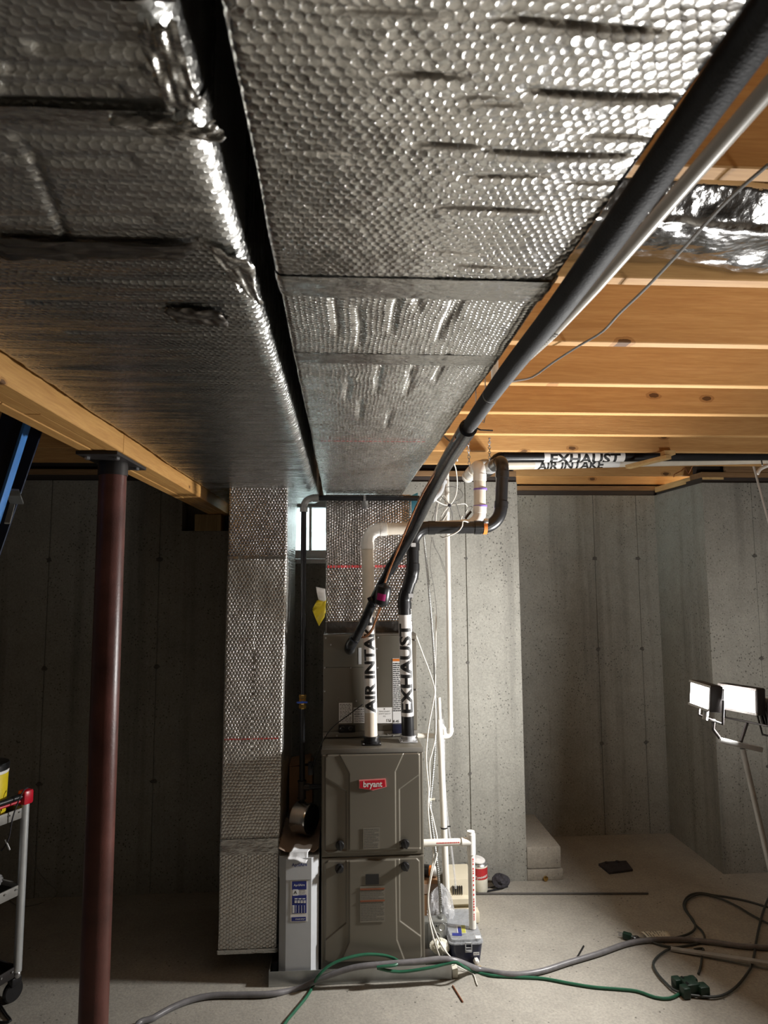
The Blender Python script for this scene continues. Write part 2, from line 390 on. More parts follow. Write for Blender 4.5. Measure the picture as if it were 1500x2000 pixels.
_tc = {}
def text2d(body, size=1.0, align='CENTER', bold=0.0, sx=1.0):
    key = (body, align, bold)
    if key not in _tc:
        cu = bpy.data.curves.new('t', 'FONT'); cu.body = body; cu.align_x = align; cu.align_y = 'CENTER'; cu.offset = bold; cu.resolution_u = 3
        o = bpy.data.objects.new('t', cu); COL.objects.link(o); dg = bpy.context.evaluated_depsgraph_get(); dg.update()
        me = o.evaluated_get(dg).to_mesh(); b = bmesh.new(); b.from_mesh(me); bmesh.ops.triangulate(b, faces=b.faces); b.verts.index_update()
        _tc[key] = ([(v.co.x, v.co.y) for v in b.verts], [[v.index for v in f.verts] for f in b.faces]); b.free()
        o.evaluated_get(dg).to_mesh_clear(); bpy.data.objects.remove(o); bpy.data.curves.remove(cu)
    vs, fs = _tc[key]; return [(x*size*sx, y*size) for x, y in vs], fs
def text(body, o, ux, uy, size, mat, parent, align='CENTER', bold=0.0, sx=1.0, name='lettering', label=None):
    vs, fs = text2d(body, size, align, bold, sx); o = Vector(o); ux = Vector(ux); uy = Vector(uy)
    m = M().add([o+ux*x+uy*y for x, y in vs], fs); return m.build(name, mat, parent, smooth=0, label=label)
def wrap_text(body, p0, axis, out, r, size, mat, parent, bold=0.02, sx=1.0, name='lettering'):
    """letters run along axis starting at p0, wrapped round a pipe of radius r, facing out"""
    vs, fs = text2d(body, size, 'LEFT', bold, sx); b = bmesh.new(); bv = [b.verts.new((x, y, 0)) for x, y in vs]
    for f in fs:
        try: b.faces.new([bv[i] for i in f])
        except ValueError: pass
    for _ in range(2):
        e = [e for e in b.edges if abs(e.verts[0].co.y-e.verts[1].co.y) > r*0.25]
        if e: bmesh.ops.subdivide_edges(b, edges=e, cuts=2); bmesh.ops.triangulate(b, faces=b.faces)
    az = Vector(axis).normalized(); out = Vector(out); out = (out-az*out.dot(az)).normalized(); side = out.cross(az)
    for v in b.verts:
        q = v.co.y/r; v.co = Vector(p0)+az*v.co.x+(out*math.cos(q)+side*math.sin(q))*r
    return M().bm(b).build(name, mat, parent, smooth=0)
def band(p0, axis, out, r, length, half, mat, parent, name='label_band'):
    """a sticker wrapped round part of a pipe"""
    az = Vector(axis).normalized(); out = Vector(out); out = (out-az*out.dot(az)).normalized(); side = out.cross(az); n = 20; P = np.zeros((2, n+1, 3))
    for i in range(2):
        for j in range(n+1):
            q = -half+2*half*j/n; P[i, j] = Vector(p0)+az*(length*i)+(out*math.cos(q)+side*math.sin(q))*r
    return M().grid(P).build(name, mat, parent)
def prints(parent, y, x0, x1, z0, z1, rows, mat='greyink', seed=1, fill=0.55, name='print_lines', wmin=0.004, wmax=0.016):
    rn = random.Random(seed); m = M(); h = (z0-z1)/rows
    for i in range(rows):
        zc = z0-h*(i+0.5); x = x0; end = x1-rn.random()*0.35*(x1-x0)*(i % 3 == 2)
        while x < end-wmin:
            w = min(rn.uniform(wmin, wmax), end-x); m.add([(x, y, zc-h*fill/2), (x+w, y, zc-h*fill/2), (x+w, y, zc+h*fill/2), (x, y, zc+h*fill/2)], [(0, 1, 2, 3)]); x += w+0.0022
    return m.build(name, mat, parent, smooth=0, kind='stuff')
def plate(parent, name, mat, x0, x1, z0, z1, y, t=0.0008, bev=0.0): return M().box(x0, x1, y-t, y, z0, z1, bev).build(name, mat, parent)

def shell(path, y0, y1, du=0.006, dv=0.008, rot=False, disp=None, axis='Y', uoff=0.0):
    """sheet swept along an axis; path = list of (a, b) in the cross plane, already rounded; returns M with metric UVs"""
    p = np.array(path, float); seg = np.hypot(*np.diff(p, axis=0).T); s = np.concatenate([[0], np.cumsum(seg)]); n = max(2, int(s[-1]/du)); t = np.linspace(0, s[-1], n+1)
    a = np.interp(t, s, p[:, 0]); b = np.interp(t, s, p[:, 1]); ta = np.gradient(a, t); tb = np.gradient(b, t); ln = np.hypot(ta, tb)
    na, nb = tb/ln, -ta/ln
    m = max(2, int(abs(y1-y0)/dv)); v = np.linspace(y0, y1, m+1); U, V = np.meshgrid(t, v, indexing='ij')
    D = disp(U, V, a[:, None]+0*V) if disp else 0*U
    A = a[:, None]+na[:, None]*D; B = b[:, None]+nb[:, None]*D
    P = np.stack([A, V, B], -1) if axis == 'Y' else (np.stack([V, A, B], -1) if axis == 'X' else np.stack([A, B, V], -1))
    UV = np.stack([V, U], -1) if rot else np.stack([U, V], -1)
    return M().grid(P, UV+uoff, flip=(axis == 'X'))
def round_path(pts, r, n=6):
    out = [tuple(pts[0])]
    for i in range(1, len(pts)-1):
        rr = r[i-1] if isinstance(r, (list, tuple)) else r
        A = arc((*pts[i-1], 0), (*pts[i], 0), (*pts[i+1], 0), rr, n); out += [(p.x, p.y) for p in A]
    return out+[tuple(pts[-1])]

# ================================================================== THE SETTING
ZW, ZJ, YB, YR, XR0, XR1 = 2.338, 2.4227, 4.0, 4.64, 1.076, 2.255
XL_, XR_, YN = -3.6, 4.4, -3.6
def struct(m, name, mat, smooth=0, parent=None):
    o = m.build(name, mat, parent, smooth=smooth)
    if parent is None: o['kind'] = 'structure'
    return o
# floor: gently uneven slab
gx = np.linspace(XL_, XR_, 90); gy = np.linspace(YN, YR+0.2, 90); GX, GY = np.meshgrid(gx, gy, indexing='ij')
struct(M().grid(np.stack([GX, GY, 0*GX], -1)).box(XL_, XR_, YN, YR+0.2, -0.12, -0.03), 'floor', 'floor')
# a hairline crack and a few scuffs belong to the slab
def wall_cells(m, y, x0, x1, z0, z1, seams, holes, th=0.25, g=0.006, dep=0.006):
    xs = sorted(set([x0, x1]+[s-g/2 for s in seams]+[s+g/2 for s in seams]+[h[0] for h in holes]+[h[1] for h in holes]))
    zs = sorted(set([z0, z1]+[h[2] for h in holes]+[h[3] for h in holes]))
    for a, b in zip(xs, xs[1:]):
        for c, d in zip(zs, zs[1:]):
            mx, mz = (a+b)/2, (c+d)/2
            if any(h[0] < mx < h[1] and h[2] < mz < h[3] for h in holes): continue
            rec = dep if any(abs(mx-s) < g/2 for s in seams) else 0
            m.box(a, b, y+rec, y+th, c, d)
    return m
back_seams = [-2.32, -1.70, -1.07, -0.45, 0.16, 0.752]
WIN = (-0.62, 0.26, 1.872, 2.236)
wb = wall_cells(M(), YB, XL_, XR0, 0, ZW, back_seams, [WIN, (-0.945, -0.655, 2.038, ZW)])
wb.box(XR0-0.25, XR0, YB+0.25, YR, 0, ZW).box(-1.0, -0.6, YB+0.15, YB+0.27, 1.98, ZW)
wall_back = struct(wb, 'wall_back', 'wall')
wall_recess = struct(wall_cells(M(), YR, XR0-0.25, XR1+0.25, 0, ZW, [1.18, 1.797, 2.112], []), 'wall_recess', 'wall')
ws = wall_cells(M(), YB, XR1, XR_, 0, ZW, [2.57, 3.18, 3.8], [])
ws.box(XR1, XR1+0.25, YB+0.25, YR, 0, ZW)
wall_right = struct(ws, 'wall_right', 'wall')
struct(M().box(XL_-0.25, XL_, YN-0.25, YB+0.25, 0, ZW), 'wall_left', 'wall')
struct(M().box(XR_, XR_+0.25, YN-0.25, YB+0.25, 0, ZW), 'wall_far_right', 'wall')
struct(M().box(XL_-0.25, XR_+0.25, YN-0.25, YN, 0, ZW+0.32), 'wall_rear', 'wall')
struct(M().box(XL_-0.25, XL_, YN, YB+0.3, ZW, ZW+0.33).box(XR_, XR_+0.25, YN, YB+0.3, ZW, ZW+0.33), 'trim_1', 'sill')
# form-tie marks: shallow rough pats of mortar on the seams
MT['tie'] = pm('tie_mortar', (0.10, 0.095, 0.085), 0.9, 0, 0.4, 60, 0.002, 120)
def tie(parent, x, y, z, s):
    rn = random.Random(int(x*991+z*77)); poly = [(math.cos(q)*s*rn.uniform(0.55, 1.15), math.sin(q)*s*rn.uniform(0.45, 0.9)) for q in np.linspace(0, 6.28, 13)[:-1]]
    M().prism(poly, (x, y-0.003, z), (1, 0, 0), (0, 0, 1), (0, 1, 0), 0.006).build('form_tie', 'tie', parent, smooth=0)
for sx in back_seams+[-2.9]:
    for z in (0.61, 1.25, 1.87): tie(wall_back, sx, YB, z, 0.020 if sx < 0 else 0.012)
for sx in (1.797, 2.112):
    for z in (0.61, 1.25, 1.885): tie(wall_recess, sx, YR, z, 0.02)
for z in (0.61, 1.25, 1.878): tie(wall_right, 2.57, YB, z, 0.016)
# ceiling: subfloor sheets with joists, sill plates and rim under it
ceiling = struct(M().box(XL_-0.25, XR_+0.25, YN-0.25, YB+0.24, 2.66, 2.69).box(0.85, XR_+0.25, YB+0.24, YR+0.3, 2.66, 2.69), 'ceiling', 'osb')
for i in range(-11, 10):
    y = 1.0036+i*0.4064
    M().box(XL_ if y < 4.2 else 0.86, XR_, y, y+0.038, ZJ, 2.659, 0.0025, 1).build('joist', 'joist', ceiling, smooth=30)
for (a, b, y) in ((XL_, XR0, YB+0.012), (XR0, XR1+0.2, YR+0.012), (XR1+0.005, XR_, YB+0.012)):
    M().box(a, b, y, y+0.19, ZW+0.001, ZW+0.034).build('sill_gasket', 'silldark', ceiling, smooth=0)
    M().box(a, b, y-0.004, y+0.14, ZW+0.036, ZW+0.070, 0.002, 1).build('sill_plate', 'sill', ceiling, smooth=0)
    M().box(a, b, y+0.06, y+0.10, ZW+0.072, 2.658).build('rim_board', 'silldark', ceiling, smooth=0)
M().box(XR1+0.01, XR1+0.15, YB+0.01, YR+0.01, ZW+0.022, ZW+0.062, 0.002, 1).build('sill_plate', 'brace', ceiling, smooth=0)
M().box(XR1+0.02, XR1+0.14, YB+0.02, YR+0.01, ZW+0.001, ZW+0.021).build('sill_gasket', 'silldark', ceiling, smooth=0)
M().box(XR1+0.16, XR1+0.46, YB-0.004, YB+0.03, ZW+0.0715, ZW+0.13, 0.002, 1).build('blocking', 'sill', ceiling, smooth=0)
# basement window with white vinyl frame and a corrugated well behind it
x0, x1, z0, z1 = WIN
win = thing('window_1', ((x0+x1)/2, YB+0.1, z0), kind='structure')
fr = M()
for (a, b, c, d) in ((x0, x1, z0+0.001, z0+0.055), (x0, x1, z1-0.045, z1-0.001), (x0+0.001, x0+0.045, z0+0.05, z1-0.04), (x1-0.045, x1-0.001, z0+0.05, z1-0.04), (-0.20, -0.185, z0+0.05, z1-0.04)):
    fr.box(a, b, YB+0.10, YB+0.17, c, d, 0.004)
fr.build('window_frame', 'vinyl', win)
M().box(x0+0.03, x1-0.03, YB+0.128, YB+0.134, z0+0.045, z1-0.035).build('pane', 'glass', win, smooth=0)
M().box(x0-0.01, x1+0.01, YB-0.012, YB+0.10, z0-0.03, z0-0.0005, 0.004).build('window_sill', 'vinyl', win)
P = np.zeros((61, 25, 3))
for i, q in enumerate(np.linspace(0, math.pi, 61)):
    for j, z in enumerate(np.linspace(z0-0.35, 2.62, 25)):
        r = 1+0.02*math.cos(j*1.6); P[i, j] = ((x0+x1)/2+math.cos(q)*0.62*r, YB+0.26+math.sin(q)*0.62*r, z)
struct(M().grid(P), 'window_well', 'gravel', 40)
struct(M().box(x0-0.3, x1+0.3, YB+0.251, YB+0.95, z0-0.36, z0-0.30), 'window_well_floor', 'gravel')

# ================================================================== BEAM, COLUMN
bx0, bx1, bz0 = -0.795, -0.673, 2.139
beam = thing('support_beam', ((bx0+bx1)/2, 0.0, bz0), 'long pine support beam of three plies resting on the red steel column', 'beam')
ply = (bx1-bx0)/3
for k in range(3):
    cuts = [-3.55, -1.1+k*0.25, 2.075 if k == 2 else 1.5+k*0.1, 4.18]
    for a, b in zip(cuts, cuts[1:]):
        M().box(bx0+k*ply+0.0008, bx0+(k+1)*ply-0.0008, a+0.0012, b-0.0012, bz0+(0.0015 if k == 1 else 0), ZJ-0.001, 0.002, 1).build('beam_ply', 'beam', beam, smooth=0)
tag(M().box(-0.871, -0.717, 4.0-0.004, 4.14, 2.039, bz0-0.001, 0.003, 1).build('bearing_block', 'blockwood', smooth=0), 'pale wood bearing block in the wall pocket under the beam end', 'block')
cx, cy = -0.742, 2.19
col = thing('steel_column', (cx, cy, 0), 'dark red painted round steel column under the wooden beam', 'column')
M().lathe([(0.0425, 0.002), (0.0425, 2.09)], (cx, cy, 0), n=40).build('shaft', 'column', col)
M().lathe([(0.046, 2.085), (0.046, 2.118), (0.044, 2.128)], (cx, cy, 0), n=40).build('collar', 'blacksteel', col)
M().box(cx-0.062, cx+0.062, cy-0.15, cy+0.15, 2.128, 2.1385, 0.001, 1).build('cap_plate', 'blacksteel', col, smooth=0)
for (dx, dy) in ((-0.045, -0.10), (0.045, -0.10), (-0.045, 0.10), (0.045, 0.10)):
    M().lathe([(0.009, 0), (0.009, -0.007), (0.004, -0.009)], (cx+dx, cy+dy, 2.128), n=6).build('bolt', 'tin', col, smooth=0)

# ================================================================== FOIL-WRAPPED DUCTS
ZT = 2.184
def streaks(U, V, X, amp=1.0):
    return 0.004*vn(V*2.2, U*2.5, 1)*amp + 0.0022*vn(V*26, X*2.2, 2)*amp + 0.0012*vn(V*70, X*5, 3)*amp
CR = []   # creases on the supply trunk: x0, x1, y, depth, half width
for (xa, xb, py, d) in ((950, 1330, 52, .006), (745, 925, 148, .005), (930, 1030, 205, .003), (1020, 1345, 183, .009), (880, 1010, 190, .003), (800, 960, 285, .006), (935, 1240, 299, .010), (1130, 1290, 268, .004),
                        (885, 1075, 344, .005), (845, 1080, 407, .007), (800, 870, 398, .003), (1100, 1190, 392, .003), (815, 960, 495, .004), (1090, 1240, 358, .004), (560, 700, 300, .002), (640, 900, 25, .003),
                        (880, 1000, 520, .006), (980, 1060, 520, .003)):
    p = AZ((xa+xb)/2, py, ZT); a = AZ(xa, py, ZT); b = AZ(xb, py, ZT); CR.append((a.x, b.x, p.y, d*0.7, 0.0021))
def disp_supply(U, V, X):
    D = 0.004*vn(V*3, U*3, 4)+0.0016*vn(V*14, X*4, 5)
    for (a, b, y, d, wd) in CR:
        t = np.clip((X-a)/(b-a), 0, 1); tap = np.where((X > a) & (X < b), np.sin(np.pi*t)**0.5, 0)
        yy = y+0.012*vn(X*9, X*0+y*40, 6); D = D-d*tap*np.exp(-((V-yy)/wd)**2)+0.35*d*tap*np.exp(-((V-yy-0.014)/0.010)**2)
    return D
def disp_mid(U, V, X):
    D = 0.004*vn(V*3, U*3, 7)
    for k, (px, py, L) in enumerate(((655, 610, .11), (700, 640, .10), (775, 600, .12), (870, 620, .12), (820, 570, .08), (900, 590, .08), (740, 740, .12), (800, 740, .14), (860, 720, .1), (705, 800, .12), (760, 820, .12), (680, 760, .1))):
        p = AZ(px, py, ZT); xx = p.x+0.01*vn(V*12, V*0+k*3.1, 8); t = np.clip((V-p.y+L)/(2*L), 0, 1); tap = np.where((V > p.y-L) & (V < p.y+L), np.sin(np.pi*t)**0.5, 0)
        D = D-0.006*tap*np.exp(-((X-xx)/0.005)**2)
    return D
def disp_far(U, V, X): return disp_mid(U, V, X)+0.0015*vn(V*30, X*6, 9)
RX0, RX1 = -0.094, 0.317
sup = thing('supply_duct', ((RX0+RX1)/2, 1.2, ZT), 'wide foil bubble wrapped supply duct overhead, beside the insulated refrigerant line', 'duct')
pathR = round_path([(RX0, ZJ-0.004), (RX0, ZT), (RX1, ZT), (RX1, ZJ-0.004)], 0.008)
y1 = AZ(750, 552, ZT).y; y2 = AZ(750, 700, ZT).y
def sheet(m, name, mat, parent): return m.build(name, mat, parent, smooth=80)
sheet(shell(pathR, -1.2, 0.30, 0.006, 0.008, False, disp_supply), 'foil_wrap', 'foilA', sup)
sheet(shell(pathR, 0.298, y1, 0.005, 0.0024, False, disp_supply), 'foil_wrap', 'foilA', sup)
sheet(shell(pathR, y1-0.004, y2, 0.005, 0.006, True, disp_mid), 'foil_wrap', 'foilB', sup)
sheet(shell(pathR, y2-0.004, 3.45, 0.006, 0.007, True, disp_far), 'foil_wrap', 'foilB', sup)
def off(path, d):
    p = np.array(path); t = np.gradient(p, axis=0); l = np.hypot(t[:, 0], t[:, 1]); return [(a+d*tb/q, b-d*ta/q) for (a, b), (ta, tb), q in zip(p, t, l)]
def tapeband(path, a, b, parent, mat='tape', k=1): sheet(shell(off(path, 0.0025), a, b, 0.006, 0.006, False, lambda U, V, X: 0.003*vn(V*20, X*12, k)+0.0015*vn(V*60, X*30, k+1)), 'foil_tape', mat, parent)
tapeband(pathR, y1-0.02, y1+0.05, sup, 'tape', 3); tapeband(pathR, y2-0.03, y2+0.03, sup, 'tape', 6)
def reddash(parent, p0, ux, un, length, h=0.006, seed=3):
    rn = random.Random(seed); m = M(); t = 0; p0 = Vector(p0); ux = Vector(ux); uv = Vector(un)
    while t < length-0.012:
        w_ = rn.uniform(0.003, 0.012); m.add([p0+ux*t, p0+ux*(t+w_), p0+ux*(t+w_)+uv*h, p0+ux*t+uv*h], [(0, 1, 2, 3)]); t += w_+rn.uniform(0.002, 0.006)
    m.build('red_print', 'redink', parent, smooth=0, kind='stuff')
reddash(sup, (RX0+0.03, AZ(700, 858, ZT).y, ZT-0.0055), (1, 0, 0), (0, 1, 0), 0.34)

LX0, LX1, LY0 = -0.655, -0.128, 0.476
ret = thing('return_duct', (-0.39, 1.9, ZT), 'dull wrinkled foil wrapped return duct overhead, between the wooden beam and the supply duct', 'duct')
pathL = round_path([(LX0, ZJ-0.004), (LX0, ZT), (LX1, ZT), (LX1, ZJ-0.004)], [0.008, 0.034], 9)
LCR = [(AZ(x0, y, ZT), AZ(x1, y, ZT), d) for x0, x1, y, d in ((0, 330, 204, .006), (0, 280, 130, .005), (60, 300, 88, .004), (0, 240, 170, .005), (20, 320, 262, .004), (0, 260, 305, .004), (0, 300, 425, .004), (100, 470, 545, .003), (50, 500, 590, .003), (130, 520, 650, .003))]
def disp_ret(U, V, X):
    D = streaks(U, V, X, 1.15)
    for a, b, d in LCR: D = D-d*((X > a.x) & (X < b.x))*np.exp(-((V-a.y-0.01*vn(X*7, X*0+a.y*30, 3))/0.007)**2)
    p = AZ(60, 300, ZT); q = AZ(125, 460, ZT)
    for t in np.linspace(0, 1, 12):
        cx_, cy_ = p.x+(q.x-p.x)*t, p.y+(q.y-p.y)*t; D = D-0.0035*np.exp(-(((X-cx_)/0.005)**2+((V-cy_)/0.014)**2))
    return D
ly1 = AZ(200, 228, ZT).y; ly2 = AZ(200, 482, ZT).y
sheet(shell(pathL, LY0, ly1, 0.005, 0.005, False, disp_ret), 'foil_wrap', 'foilN', ret)
sheet(shell(pathL, ly1-0.004, ly2, 0.005, 0.005, False, disp_ret), 'foil_wrap', 'foilN', ret)
sheet(shell(pathL, ly2-0.004, 3.84, 0.006, 0.005, False, disp_ret), 'foil_wrap', 'foilL', ret)
M().box(LX1-0.02, RX0+0.012, -1.2, 3.84, ZJ-0.0032, ZJ-0.0012).build('gap_shade_strip', 'blacksteel', ret, smooth=0)  # added strip, its black standing in for the shade between the ducts
M().box(LX0, LX1, LY0-0.004, LY0+0.004, ZT+0.004, ZJ-0.006).build('end_cap', 'tapedark', ret, smooth=0)
tapeband(pathL, ly1-0.012, ly1+0.012, ret, 'tape', 11)
def patch(parent, pts, mat, d=0.006, k=1, name='foil_patch'):
    """a torn-edged piece of foil tape stuck under a duct; pts are its corners in x, y"""
    n = 26; P = np.zeros((n+1, n+1, 3)); p = [Vector((*q, 0)) for q in pts]; rn = np.linspace(0, 1, n+1)
    for i in range(n+1):
        for j in range(n+1):
            s, t = rn[i], rn[j]; q = (p[0]*(1-s)+p[1]*s)*(1-t)+(p[3]*(1-s)+p[2]*s)*t
            e = 1 if 0 < i < n and 0 < j < n else 1.6
            jx, jy = (0.012*float(vn(t*9, k*3.3, 2)), 0.012*float(vn(s*9, k*5.1, 4))) if e > 1 else (0, 0)
            P[i, j] = (q.x+jx, q.y+jy, ZT-d-0.006*float(vn(s*7, t*7, k))+0.003*(e > 1))
    uv = np.stack([P[..., 0], P[..., 1]], -1); m = M().grid(P, uv); return m.build(name, mat, parent, smooth=80)
pp = lambda *a: [(AZ(x, y, ZT).x, AZ(x, y, ZT).y) for x, y in a]
patch(ret, pp((275, 30), (350, 25), (395, 195), (325, 205)), 'tape', 0.010, 2)
patch(ret, pp((200, 222), (410, 225), (440, 262), (330, 256)), 'tape', 0.009, 3)
patch(ret, pp((0, 462), (395, 470), (365, 500), (0, 497)), 'tapedark', 0.008, 5)  # dark tone painted in for a reflection in this tape
patch(ret, pp((318, 598), (430, 602), (448, 632), (345, 622)), 'tapedark', 0.008, 7)
patch(ret, pp((400, 470), (490, 500), (510, 590), (470, 560)), 'tape', 0.008, 9)

# vertical return drop
drop = thing('return_drop_duct', (-0.40, 3.5, 0.10), 'tall foil bubble wrapped vertical duct standing left of the pale grey filter cabinet', 'duct')
pathD = round_path([(-0.535, 3.83), (-0.535, 3.19), (-0.256, 3.19), (-0.256, 3.83)], 0.006)
def disp_drop(U, V, X): return 0.006*vn(V*3, U*4, 21)+0.0022*vn(V*5, U*22, 22)+0.001*vn(V*30, U*30, 23)
def taper(m):
    v = np.array(m.v); k = 1-v[:, 2]/2.18; v[:, 0] -= k*(0.018+0.016*(v[:, 0] > -0.4)); m.v = [tuple(p) for p in v.tolist()]; return m
zs1 = AY(500, 1090, 3.19).z; zs2 = AY(500, 1658, 3.19).z; zb = AY(480, 1862, 3.19).z
sheet(taper(shell(pathD, zs1, ZT+0.02, 0.006, 0.006, False, disp_drop, 'Z')), 'foil_wrap', 'foilV', drop)
sheet(taper(shell(pathD, zs2, zs1+0.004, 0.006, 0.006, False, disp_drop, 'Z')), 'foil_wrap', 'foilD', drop)
sheet(taper(shell(pathD, zb, zs2+0.004, 0.006, 0.006, True, disp_drop, 'Z')), 'foil_wrap', 'foilD', drop)
def tapez(path, a, b, parent, mat='tape', k=1, fix=taper): sheet(fix(shell(off(path, 0.004), a, b, 0.006, 0.006, False, lambda U, V, X: 0.003*vn(V*25, U*12, k)+0.002*vn(V*60, U*40, k+1), 'Z')), 'foil_tape', mat, parent)
tapez(pathD, zs2-0.02, zs2+0.045, drop, 'tape', 4); tapez(pathD, zs1-0.004, zs1+0.010, drop, 'tape', 8); tapez(pathD, zb, zb+0.018, drop, 'tape', 12)
M().box(-0.548, -0.292, 3.196, 3.82, zb+0.002, zb+0.010).build('bottom_panel', 'foilS', drop, smooth=0)
z_ = AY(500, 1444, 3.185).z; reddash(drop, (-0.535, 3.1815, z_), (1, 0, 0.0), (0, 0, 1), 0.25, 0.006, 8)

# supply plenum above the coil
PX0, PX1, PY = -0.080, 0.356, 3.40
plen = thing('supply_plenum', (0.14, 3.65, 1.47), 'foil bubble wrapped plenum box sitting on the taupe coil cabinet', 'duct')
pathP = round_path([(PX0, 3.88), (PX0, PY), (PX1, PY), (PX1, 3.88)], 0.006)
def disp_pl(U, V, X): return 0.006*vn(V*4, U*4, 31)+0.003*vn(V*6, U*24, 32)+0.0015*vn(V*30, U*30, 33)
zp1 = AY(720, 1108, PY).z
sheet(shell(pathP, zp1, ZT-0.003, 0.006, 0.006, True, disp_pl, 'Z'), 'foil_wrap', 'foilV', plen)
sheet(shell(pathP, 1.477, zp1+0.004, 0.006, 0.006, False, disp_pl, 'Z'), 'foil_wrap', 'foilV', plen)
tapez(pathP, 1.478, 1.535, plen, 'tapedark', 14, lambda m: m)
reddash(plen, (PX0+0.008, PY-0.0062, zp1-0.002), (1, 0, 0), (0, 0, 1), 0.41, 0.012, 5)
# yellow inspection tag hanging off its left edge
tg = thing('inspection_tag', AY(625, 1220, 3.37), 'yellow and white paper tag hanging at the left edge of the plenum', 'tag')
def leafsheet(pxs, Y, curl, mat, name, parent):
    pts = [AY(x, y, Y) for x, y in pxs]; n = 8; P = np.zeros((n+1, n+1, 3))
    for i in range(n+1):
        for j in range(n+1):
            s, t = i/n, j/n; q = (pts[0]*(1-s)+pts[1]*s)*(1-t)+(pts[3]*(1-s)+pts[2]*s)*t; P[i, j] = (q.x, q.y-curl*math.sin(math.pi*t)*(1-0.5*s), q.z)
    o = M().grid(P).build(name, mat, parent, smooth=80); sm = o.modifiers.new('thickness', 'SOLIDIFY'); sm.thickness = 0.0006; return o
leafsheet(((619, 1173), (636, 1168), (636, 1198), (610, 1190)), 3.375, 0.02, 'yellow', 'tag_top', tg)
leafsheet(((617, 1146), (635, 1150), (637, 1178), (622, 1172)), 3.37, 0.02, 'white', 'tag_fold', tg)
leafsheet(((610, 1192), (637, 1172), (634, 1205), (623, 1223)), 3.365, 0.015, 'yellow', 'tag_bottom', tg)
# blue masking tape on the plenum's right shoulder
tag(leafsheet(((803, 968), (816, 962), (818, 1090), (806, 1088)), 3.385, 0.004, 'cyan', 'blue_tape_strip', None), 'blue tape strip stuck down the right edge of the foil plenum', 'tape')

# foil-faced bay duct between two joists, upper right
bay = thing('joist_bay_duct', (1.6, 1.25, ZJ), 'shiny crumpled foil liner bulging out between two joists, upper right', 'duct')
pathB = round_path([(1.135, 2.655), (1.140, 2.47), (1.19, 2.415), (1.405, 2.440)], [0.02, 0.03])
m = shell(pathB, 0.36, 3.2, 0.006, 0.012, False, lambda U, V, X: 0.006*vn(V*4, U*3, 44)+np.clip((U-0.15)/0.12, 0, 1)*(0.011*vn(V*5, U*7, 41)+0.006*vn(V*17, U*13, 42)+0.003*vn(V*45, U*40, 43)), 'X')
v = np.array(m.v); v[:, 2] += 0.02*np.clip((0.9-v[:, 0])/0.3, 0, 1); v[:, 1] = np.clip(v[:, 1], 1.06, 1.4085); v[:, 2] = np.minimum(v[:, 2], 2.655); m.v = [tuple(p) for p in v.tolist()]
sheet(m, 'foil_liner', 'foilM', bay)

# ================================================================== FURNACE, COIL, FILTER CABINET
pan = thing('drain_pan', (0.085, 3.5, 0), 'low galvanized metal pan on the floor under the furnace', 'pan')
px0, px1, py0, py1 = -0.313, 0.483, 3.085, 3.93
M().box(px0, px1, py0, py1, 0.001, 0.010).build('base', 'galv', pan, smooth=0)
for (a, b, c, d) in ((px0, px1, py0, py0+0.003), (px0, px1, py1-0.003, py1), (px0, px0+0.003, py0+0.003, py1-0.003), (px1-0.003, px1, py0+0.003, py1-0.003)):
    M().box(a, b, c, d, 0.010, 0.062).build('side_wall', 'galv', pan, smooth=0)
FX0, FX1, FY = -0.090, 0.372, 3.120
fur = thing('furnace', ((FX0+FX1)/2, 3.5, 0.011), 'taupe gas furnace with red badge and black knobs, standing in the low metal pan', 'furnace')
cab = M()
cab.box(FX0, FX1, FY+0.012, 3.87, 0.030, 0.978, 0.003)
for x in (FX0+0.03, FX1-0.07):
    for y in (3.16, 3.80): cab.box(x, x+0.04, y, y+0.04, 0.0105, 0.031)
cab.build('cabinet', 'taupe', fur)
M().box(FX0-0.002, FX1+0.002, FY+0.004, FY+0.014, 0.958, 0.9795, 0.002).build('top_flange', 'taupe2', fur)
def sdf(X, Z, poly):
    d = np.full(X.shape, 1e9); ins = np.zeros(X.shape, bool); n = len(poly)
    for i in range(n):
        (ax, az), (bx, bz) = poly[i], poly[(i+1) % n]; ex, ez = bx-ax, bz-az; wx, wz = X-ax, Z-az
        t = np.clip((wx*ex+wz*ez)/(ex*ex+ez*ez+1e-12), 0, 1); d = np.minimum(d, np.hypot(wx-ex*t, wz-ez*t))
        c = ((az > Z) != (bz > Z)) & (X < (bx-ax)*(Z-az)/((bz-az) if abs(bz-az) > 1e-12 else 1e-12)+ax); ins ^= c
    return np.where(ins, d, -d)
def embossed(x0, x1, z0, z1, rim, A, Cs, y):
    nx, nz = int((x1-x0)/0.0022), int((z1-z0)/0.0022); X, Z = np.meshgrid(np.linspace(x0, x1, nx+1), np.linspace(z0, z1, nz+1), indexing='ij')
    st = lambda d, wd=0.0042: (lambda t: t*t*(3-2*t))(np.clip(d/wd+0.5, 0, 1))
    r = st(sdf(X, Z, rim)-0.002, 0.005); H = 0.0085*r-0.0042*sum(st(sdf(X, Z, c)) for c in Cs)*r+0.0042*st(sdf(X, Z, A))*r
    e = np.minimum(np.minimum(X-x0, x1-X), np.minimum(Z-z0, z1-Z)); H = H-0.004*(1-st(e-0.002, 0.004))
    P = np.stack([X, y-H, Z], -1); m = M().grid(P)
    m.box(x0+0.001, x1-0.001, y+0.002, y+0.014, z0+0.001, z1-0.001); return m
W = lambda l: [(AY(x, y, FY).x, AY(x, y, FY).z) for x, y in l]
zm = 0.5095
